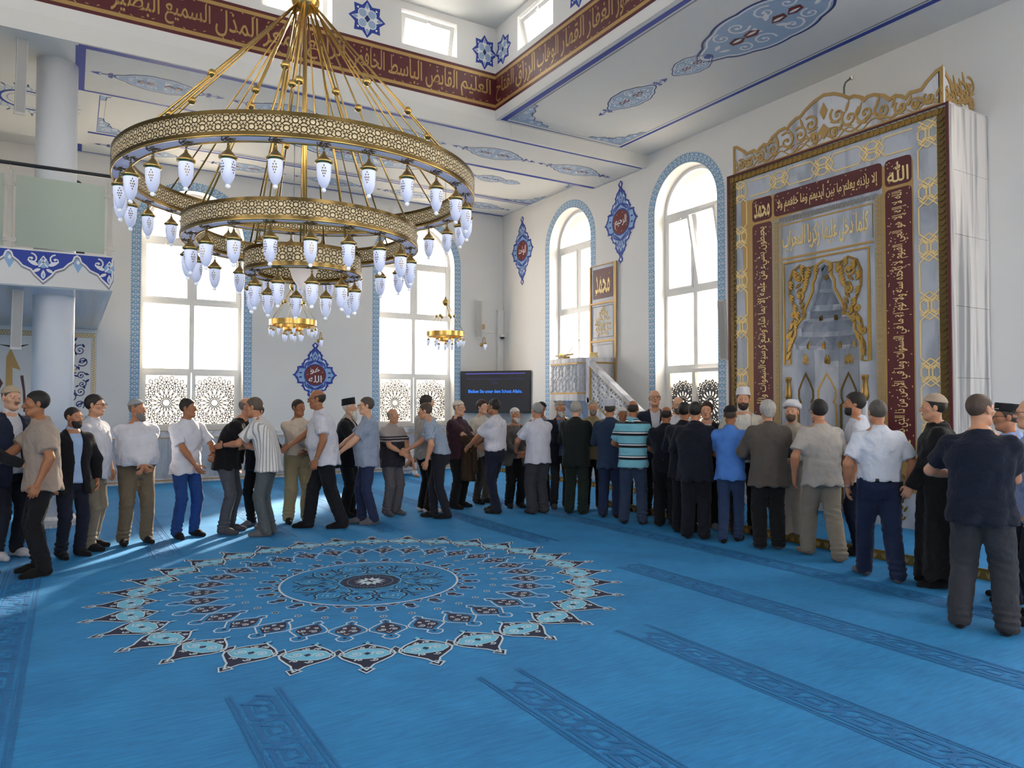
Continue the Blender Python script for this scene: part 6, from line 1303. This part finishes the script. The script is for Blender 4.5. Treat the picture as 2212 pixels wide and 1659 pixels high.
    # ---- trousers, belt, feet
    if top != 'robe' or hemf > .3:
        ztop = zt(.985) if tuck else zt(.9); pk = 1. if tuck else .86; lo = np.minimum(np.array(knees + feet).min(0), (-.22 * bulk, -.22, 0)) - .1; hi = np.maximum(np.array(knees + feet).max(0), (.22 * bulk, .22 + belly * .5, ztop)) + .1; lo[2] = -.03; G = Grid(lo, hi, h * 1.1); lf = loose
        d = stack(G, [(zt(.79), 0, 0, .15 * s * bulk, .11 * s * bulk), (zt(.88), 0, -.01 * s, .168 * s * bulk * pk, .128 * s * bulk * pk), (zt(.96), 0, belly * .2 * s, .165 * s * bulk + .25 * belly * s, .122 * s * bulk + .3 * belly * s), (zt(.99), 0, belly * .25 * s, (.16 * bulk + belly * .25) * s, (.118 * bulk + belly * .3) * s)])
        if sit: d = ell(G, (0, 0, zp), (.18, .17, .15))
        for k in range(2):
            d = smin(d, cone(G, hips[k] + (0, 0, .02 if tuck else -.05), knees[k], (.098 if tuck else .088) * s * bulk ** .8 * lf ** .4, .068 * s * lf), .03); q = cone(G, knees[k], feet[k] - (0, .01, 0), .068 * s * lf, .062 * s * lf); d = smin(d, q, .018)
            w_ = np.exp(-((G.Z - knees[k][2]) ** 2) / .012); d = d + .3 * w_ * .008 * np.sin(G.Z * 95 + G.X * 30 + seed); w2 = np.exp(-((G.Z - feet[k][2] - .06) ** 2) / .006); d = d - w2 * .006 * np.cos(G.Z * 120 + G.Y * 20) * .8
        d = smax(d, G.Z - ztop, .004); d = smax(d, -(G.Z - .028), .004); d = d + folds(G, seed + 3, .0045, .6); npmesh('trousers', [(*snet(G, d), 0)], [cloth(bc)], root)
        if tuck:
            km = MB(); n_ = 28; rx, ry = (.163 * bulk + belly * .25) * s + .013, (.121 * bulk + belly * .3) * s + .013; ang = [2 * math.pi * q / n_ for q in range(n_)]; se = lambda v: math.copysign(abs(v) ** (2 / 2.3), v)
            V = [(rx * se(math.cos(a)) * f, ry * se(math.sin(a)) * f + belly * .25 * s, z) for z, f in ((ztop - .035, 1), (ztop, 1), (ztop, .93), (ztop - .035, .93)) for a in ang]
            km.add(V, [(r_ * n_ + q, r_ * n_ + (q + 1) % n_, ((r_ + 1) % 4) * n_ + (q + 1) % n_, ((r_ + 1) % 4) * n_ + q) for r_ in range(4) for q in range(n_)]); km.build('belt', M_BLACK, root, True)
    for k, sg in enumerate((1, -1)):
        V, F = FOOT; B = rotm('Z', -sg * R(9)); npmesh('sock', [((V * s) @ B.T + (feet[k][0], feet[k][1] + .02 * s, 0), F, 0)], [cloth(fc, rough=.9)], root)
    return root

bcx = tag(empty('brown_coat', (5.33, 10.13, .6)), 'brown coat draped over the arm of the man in maroon', 'coat')
G = Grid((-.16, -.16, -.3), (.16, .16, .75), .014); d = cone(G, (0, 0, .5), (.02, .02, -.12), .06, .11); d = smax(d, -(G.Z + .14), .02); d = smin(d, cone(G, (-.08, 0, .52), (.08, 0, .52), .045, .045), .03)
npmesh('drape', [(*snet(G, d + .012 * np.sin(np.arctan2(G.Y, G.X) * 5) + folds(G, 77, .006)), 0)], [cloth('#3a2a1c')], bcx); G = Grid((-.16, -.16, -.2), (.2, .16, .6), .014); npmesh('sleeve', [(*snet(G, cone(G, (.07, -.05, .48), (.1, -.06, .0), .05, .045) + folds(G, 78, .005)), 0)], [cloth('#3a2a1c')], bcx)
person(0, 'man in black sweater and jeans cut off by the left edge', (-0.781, 8.613, 0), -1.742, H=1.8, tc='#17171c', slv='long', bc='#2b3c58', rh=(0.05, 0.4, 1.05))
person(1, 'man in navy suit jacket and beige knitted cap at far left', (-0.567, 9.618, 0), -2.419, H=1.86, top='jacket', tc='#1c2438', under=cloth('#c6c7d0'), slv='long', bc='#1b1e2a', fc='#b9b9c0', cap='knit', cc='#b9a68c', hair='shaved', hc='#5a5048', beard='tache', bdc='#6a5c50', skin=3, hy=-10)
person(2, 'man in taupe short-sleeved shirt and black trousers facing left', (-0.224, 8.538, 0), 1.737, H=1.802, tc='#97897f', bc='#0e0e13', fc='#0d0d10', hair='short', hc='#120f0e', skin=2, rh=(0.05, 0.42, 1.02), bulk=1.12, st=0.13, lean=3)
person(3, 'bald man with black beard, black jacket and light blue shirt', (0.024, 9.315, 0), -2.655, H=1.638, top='jacket', tc='#131318', under=cloth('#9db7dc'), slv='long', bc='#171b2c', hair='shaved', hc='#241c18', beard='short', bdc='#15110f', skin=1, hy=20)
person(4, 'man in white polo, glasses and khaki trousers with black socks', (0.224, 9.692, 0), -2.152, H=1.78, top='polo', tc='#c8c9d3', bc='#7b7264', hair='short', hc='#16110f', gl=True, skin=0, bulk=1.08, hy=12, belly=0.05, stride=0.1)
person(5, 'white-shirted man in patterned skullcap with grey beard and folded hands', (0.685, 9.798, 0), -2.967, H=1.723, tc='#c8c9d3', slv='long', tuck=True, bc='#6b5f4e', hair='shaved', hc='#6a625c', cap='skull', cc='#9fa3a8', beard='mid', bdc='#77726e', skin=1, hy=40, rh=(-0.01, 0.31, 0.93), lh=(0.01, 0.33, 0.915), hr='grip', bulk=1.12, belly=0.12, st=0.13, loose=1.15, watch=1)
person(6, 'man in collarless white shirt and blue jeans with a beside-folded arm', (1.257, 9.941, 0), -2.709, H=1.737, tc='#c8c9d3', bc='#1e3f7a', hair='short', hc='#1c1614', skin=2, hy=32, rh=(0.02, 0.24, 0.9), lh=(-0.17, 0.3, 1.02), hl='grip', st=0.12, watch=1)
person(7, 'man in black T-shirt with grey beard and glasses leaning to embrace', (1.751, 9.982, 0), -2.059, H=1.8, top='tee', tc='#101015', bc='#4d4f57', fc='#4a4a50', hair='ring', hc='#6b6460', beard='short', bdc='#807a76', gl=True, skin=0, lean=22, rh=(0.05, 0.5, 1.02), lh=(-0.1, 0.42, 1.1), bulk=1.12, st=0.13)
person(8, 'man in grey-striped white shirt leaning left in an embrace', (2.163, 9.541, 0), 1.034, H=1.78, tc='#d3d1cf', pat='stripe', tc2='#8d8e92', per=0.034, bc='#4e565b', fc='#5b5c60', hair='short', hc='#5a4d42', skin=1, lean=16, rh=(0.1, 0.48, 1.05), lh=(-0.12, 0.52, 1.12), hr='open', hl='open', watch=1, bulk=1.08)
person(9, 'person in black clothes mostly hidden behind the striped shirt', (2.197, 10.288, 0), 2.233, H=1.678, tc='#0f0f13', slv='long', bc='#0e0e12', fc='#6b6b70', hair='short', hc='#1a1614')
person(10, 'man in cream long-sleeved shirt, black belt and beige trousers', (2.751, 10.355, 0), -3.087, H=1.731, tc='#cdbfae', slv='long', tuck=True, bc='#9a8d6e', hair='short', hc='#2a211d', skin=2, rh=(-0.22, 0.3, 1.0), lh=(-0.05, 0.2, 1.0), loose=1.25, st=0.13, hy=20)
person(11, 'tall balding man in white shirt and black trousers striding left', (2.938, 9.668, 0), 1.241, H=1.87, tc='#c6c7d2', bc='#101219', fc='#0e0e12', hair='ring', hc='#2a221e', gl=True, skin=2, lean=8, rh=(0.0, 0.45, 1.02), bulk=1.2, belly=0.08, stride=0.42, st=0.06, watch=1, loose=1.2)
person(12, 'old man in black suit and hat with long white beard', (3.529, 10.518, 0), -2.209, H=1.72, top='jacket', tc='#121218', under=cloth('#a8a49c'), slv='long', bc='#0f0f14', hair='shaved', hc='#cfcac4', cap='fez', cc='#121216', beard='long', bdc='#d6d0c6', skin=3, hp=-4, rh=(0.1, 0.32, 1.0), bulk=1.05, st=0.14, loose=1.2)
person(13, 'man in grey-blue T-shirt, glasses and navy jeans facing left', (3.542, 9.692, 0), 1.325, H=1.762, top='polo', tc='#8894a8', bc='#222c4c', fc='#5c5c62', hair='short', hc='#4a4038', gl=True, skin=3, rh=(0.05, 0.42, 1.03), lh=(-0.12, 0.4, 0.98), bulk=1.1, belly=0.06, stride=0.15, st=0.07)
person(14, 'shorter older man in two-tone grey and black polo shirt', (4.141, 10.302, 0), -2.791, H=1.595, top='polo', tc='#a49c98', pat='twotone', bc='#5d5a60', fc='#5a585c', hair='ring', hc='#8d8680', skin=0, hy=18, rh=(0.08, 0.36, 1.02), lh=(-0.05, 0.36, 1.0), bulk=1.15, belly=0.08, loose=1.2)
person(15, 'tall man in light grey T-shirt and black trousers seen from behind', (4.684, 10.297, 0), -1.509, H=1.8, top='tee', tc='#a8a19c', bc='#0c0c10', fc='#b8b6b4', hair='full', hc='#2a1f1a', skin=3, lh=(-0.1, 0.35, 1.0), bulk=1.08)
person(16, 'man in blue checked shirt bending left to shake hands', (4.625, 9.65, 0), 0.984, H=1.72, tc='#7a8ba3', pat='check', tc2='#bcc6d2', per=0.016, tuck=True, bc='#1d1f28', hair='short', hc='#4e3d32', skin=0, lean=20, rh=(0.06, 0.5, 1.0), bulk=1.08, stride=0.22, st=0.07)
person(17, 'stout man in maroon polo, white knitted cap and glasses', (5.311, 10.435, 0), -2.53, H=1.715, top='polo', tc='#3a222c', bc='#101015', hair='shaved', hc='#8a8078', cap='knit', cc='#d2ccc0', gl=True, skin=3, rh=(0.08, 0.4, 1.02), lh=(-0.06, 0.38, 1.0), bulk=1.2, belly=0.14, loose=1.2, st=0.13)
person(18, 'young man in cream polo and brown trousers before the television', (5.892, 10.709, 0), -2.807, H=1.732, top='polo', tc='#c6c0b4', bc='#4b443c', hair='full', hc='#2e1f19', skin=3, bulk=0.95)
person(19, 'man in tucked white shirt and dark jeans shaking hands leftward', (5.562, 9.655, 0), 0.49, H=1.742, tc='#c4c4ce', tuck=True, bc='#171d2e', hair='short', hc='#151110', gl=True, skin=2, rh=(0.05, 0.42, 1.0), lh=(-0.15, 0.4, 1.0), bulk=1.1, stride=0.15, watch=1, st=0.08)
person(20, 'old man in grey waistcoat, white cap and long white beard', (6.122, 10.003, 0), 2.976, H=1.596, top='vest', tc='#5c5856', under=cloth('#6a6664'), slv='long', bc='#111116', hair='shaved', hc='#c9c4be', cap='knit', cc='#dcdad6', beard='mid', bdc='#c9c5bf', skin=1, hy=18, rh=(0.06, 0.3, 0.98), lh=(-0.02, 0.28, 0.97), loose=1.25)
person(21, 'grey-haired man in loose white shirt seen from behind near the pulpit', (6.066, 9.241, 0), -0.022, H=1.685, tc='#c2c3ce', bc='#33353c', fc='#2b2c32', hair='short', hc='#8f8f8f', gl=True, skin=1, rh=(0.1, 0.38, 1.0), lh=(-0.2, 0.35, 1.02), bulk=1.12, loose=1.35)
person(22, 'man in black skullcap and dark glasses behind the white-shirted man', (6.821, 10.278, 0), 2.119, H=1.694, tc='#6e7078', slv='long', bc='#0f0f14', hair='shaved', hc='#241c18', cap='skull', cc='#15151a', gl=True, skin=2, hy=-12)
person(23, 'old man in dark suit and beige cap with short white beard', (6.686, 9.541, 0), 2.775, H=1.708, top='jacket', tc='#171a26', under=cloth('#5a6a8a'), slv='long', bc='#26272d', fc='#3c4048', hair='shaved', hc='#b8b2aa', cap='knit', cc='#a2948a', beard='mid', bdc='#c6c2bc', skin=1, hy=14, rh=(-0.1, 0.26, 1.02))
person(24, 'white-haired man in dark green suit seen from behind', (6.556, 8.943, 0), -0.929, H=1.706, top='jacket', tc='#141b1a', slv='long', bc='#17241f', fc='#16201c', hair='short', hc='#aaa59a', skin=3, rh=(0.06, 0.3, 1.05), lh=(-0.1, 0.3, 1.05), bulk=1.1, loose=1.2)
person(25, 'grey-haired man in khaki shirt facing the camera below the pulpit', (7.071, 9.19, 0), 2.59, H=1.729, tc='#8f8262', slv='short', bc='#16181c', hair='short', hc='#a09888', skin=0, beard='short', bdc='#8d8378', bulk=1.05)
person(26, 'man in blue suit and white flat-topped cap seen from behind', (6.774, 8.396, 0), -0.819, H=1.712, top='jacket', tc='#24344e', slv='long', bc='#1c2a48', hair='short', hc='#4a4540', cap='tall', cc='#c8c8d2', skin=1, rh=(0.08, 0.3, 1.05), lh=(-0.08, 0.3, 1.05), loose=1.2)
person(27, 'old man in white wrapped cap peering between two backs', (7.406, 8.871, 0), 2.586, H=1.606, tc='#3a3e48', slv='long', bc='#15161c', hair='shaved', hc='#bbb6b0', cap='knit', cc='#d8d6d2', skin=2)
person(28, 'man in turquoise and black striped polo shirt and jeans', (6.687, 7.784, 0), -0.814, H=1.717, top='polo', tc='#74b4c6', pat='polo', bc='#2c3a54', fc='#15151a', hair='ring', hc='#2a221e', skin=2, rh=(0.12, 0.3, 1.05), lh=(-0.12, 0.3, 1.05), bulk=1.12, st=0.13, loose=1.15)
person(29, 'tall man with glasses in navy jacket and open white shirt', (7.517, 8.254, 0), 2.508, H=1.88, top='jacket', tc='#171d30', under=cloth('#c6c7d0'), slv='long', bc='#15171f', hair='ring', hc='#a49c94', gl=True, skin=0, hp=-10)
person(30, 'bald man in dark polo shirt seen from behind', (6.95, 7.404, 0), -0.789, H=1.634, top='polo', tc='#12141f', bc='#0f1018', fc='#0d0d12', hair='ring', hc='#2a221d', skin=2, rh=(0.1, 0.3, 1.05), lh=(-0.1, 0.3, 1.05), bulk=1.1, tuck=True, loose=1.25)
person(31, 'smiling bald man with dark-rimmed glasses under the lattice window', (7.51, 7.752, 0), 2.442, H=1.772, tc='#cfd0d8', slv='long', bc='#15171f', hair='ring', hc='#6e6258', beard='short', bdc='#5a4c42', gl=True, skin=3)
person(32, 'dark-haired man in navy suit half hidden behind another suit', (6.828, 6.941, 0), -0.987, H=1.691, top='jacket', tc='#121624', slv='long', bc='#10131d', hair='short', hc='#1c1715', skin=1, rh=(0.1, 0.3, 1.05), lh=(-0.1, 0.3, 1.05))
person(33, 'broad man in dark navy suit with long jacket from behind', (6.622, 6.541, 0), -0.949, H=1.696, top='jacket', tc='#101422', slv='long', bc='#0f131d', fc='#0c0c10', hair='short', hc='#161210', skin=1, rh=(0.1, 0.28, 1.05), lh=(-0.12, 0.28, 1.05), bulk=1.15, loose=1.25)
person(34, 'dark-haired man in black jacket facing the camera beside the border', (7.346, 7.035, 0), 2.195, H=1.697, top='jacket', tc='#15161c', under=cloth('#b8b8c0'), slv='long', bc='#101116', fc='#77777c', hair='full', hc='#33231c', skin=0)
person(35, 'man in bright blue polo, black cap and jeans from behind', (6.831, 6.17, 0), -0.976, H=1.645, top='polo', tc='#4a7cc8', bc='#2a3c5e', fc='#0e0e12', hair='shaved', hc='#4a3c34', cap='knit', cc='#131317', skin=2, rh=(0.1, 0.3, 1.03), lh=(-0.06, 0.3, 1.0), stride=0.2, st=0.08)
person(36, 'tall bearded man in cream waistcoat and white flat-topped cap', (7.432, 6.496, 0), 2.394, H=1.852, top='vest', tc='#c2beb2', under=cloth('#c9c7c2'), slv='long', bc='#15151a', hair='short', hc='#2a201a', cap='tall', cc='#dcdce2', beard='short', bdc='#2c211b', skin=0, hy=-6)
person(37, 'man in taupe blazer with white knitted cap over grey hair', (6.885, 5.65, 0), -0.639, H=1.711, top='jacket', tc='#544e49', slv='long', bc='#15161a', fc='#3c3c42', hair='long', hc='#a9a6a2', cap='knit', cc='#dcdce0', skin=0, rh=(0.1, 0.32, 1.05), lh=(-0.12, 0.3, 1.05), bulk=1.12, loose=1.3)
person(38, 'bearded imam in white turban cap and long beige robe', (7.596, 5.879, 0), 2.16, H=1.684, top='robe', tc='#a59c90', slv='long', hair='shaved', hc='#5a4a3e', cap='turban', cc='#dcdce2', beard='short', bdc='#5c4a3c', skin=3, hy=-8, hp=-8, rh=(0.1, 0.3, 1.05), lh=(-0.06, 0.32, 1.05), fc='#15151a', bulk=1.05)
person(39, 'man in off-white T-shirt and crumpled beige trousers walking left', (6.993, 5.03, 0), -0.459, H=1.719, top='tee', tc='#aaa49e', bc='#857d70', fc='#8a7468', hair='full', hc='#131012', gl=True, skin=1, rh=(0.2, 0.28, 0.98), stride=-0.42, st=0.07, bulk=1.15, loose=1.3, lean=4)
person(40, 'dark-haired bearded man in profile before the mihrab niche', (7.506, 4.945, 0), 0.617, H=1.797, tc='#c6cad6', slv='short', bc='#161c30', fc='#0f0f13', hair='full', hc='#17110f', beard='short', bdc='#1a1412', skin=1)
person(41, 'grey-haired man in pale short-sleeved shirt and navy trousers with watch', (6.637, 4.155, 0), -0.627, H=1.71, tc='#cdd3e0', tuck=True, bc='#1c2844', fc='#5e5b60', hair='short', hc='#4f4a45', skin=1, stride=-0.3, st=0.1, bulk=1.12, watch=1, loose=1.2)
person(42, 'smiling man in long black robe and beige knitted cap', (6.834, 3.707, 0), 0.602, H=1.76, top='robe', tc='#0f0f12', slv='long', hair='short', hc='#17120f', cap='knit', cc='#b3a08e', skin=0, fc='#121216', lh=(-0.05, 0.26, 0.82), bulk=1.1)
person(43, 'man in dark navy T-shirt with shaved head and glasses from behind', (5.756, 2.813, 0), -1.256, H=1.751, top='tee', tc='#141b2c', bc='#34363c', fc='#121216', hair='shaved', hc='#4a3a30', gl=True, skin=0, hy=-32, rh=(-0.02, 0.28, 1.1), lh=(-0.2, 0.3, 1.1), bulk=1.2, st=0.15, loose=1.3)
person(44, 'man in light blue shirt, black hat and glasses at the right', (6.83, 3.093, 0), 0.565, H=1.675, tc='#8fa6d6', slv='long', tuck=True, bc='#15182a', hair='short', hc='#4a423c', cap='flat', cc='#16161b', gl=True, beard='tache', bdc='#8a827a', skin=1, bulk=1.08)
person(45, 'man in light blue shirt cut off by the right edge', (6.309, 2.687, 0), 0.612, H=1.722, tc='#93a8d4', slv='long', bc='#181c2c', hair='ring', hc='#8a7c70', gl=True, skin=3)
person(46, 'seated person in white robe on the floor by the back wall', (6.685, 15.787, 0), -2.844, H=1.6, sit=True, tc='#d8d8dc', slv='long', bc='#d4d4da', fc='#c49a80', hair='short', hc='#2a221e')
person(60, 'dark-haired person behind the frosted gallery railing', (.05, 13.75, 3.62), 2.6, H=1.68, tc='#6a6e78', hc='#1a1412', skin=1)
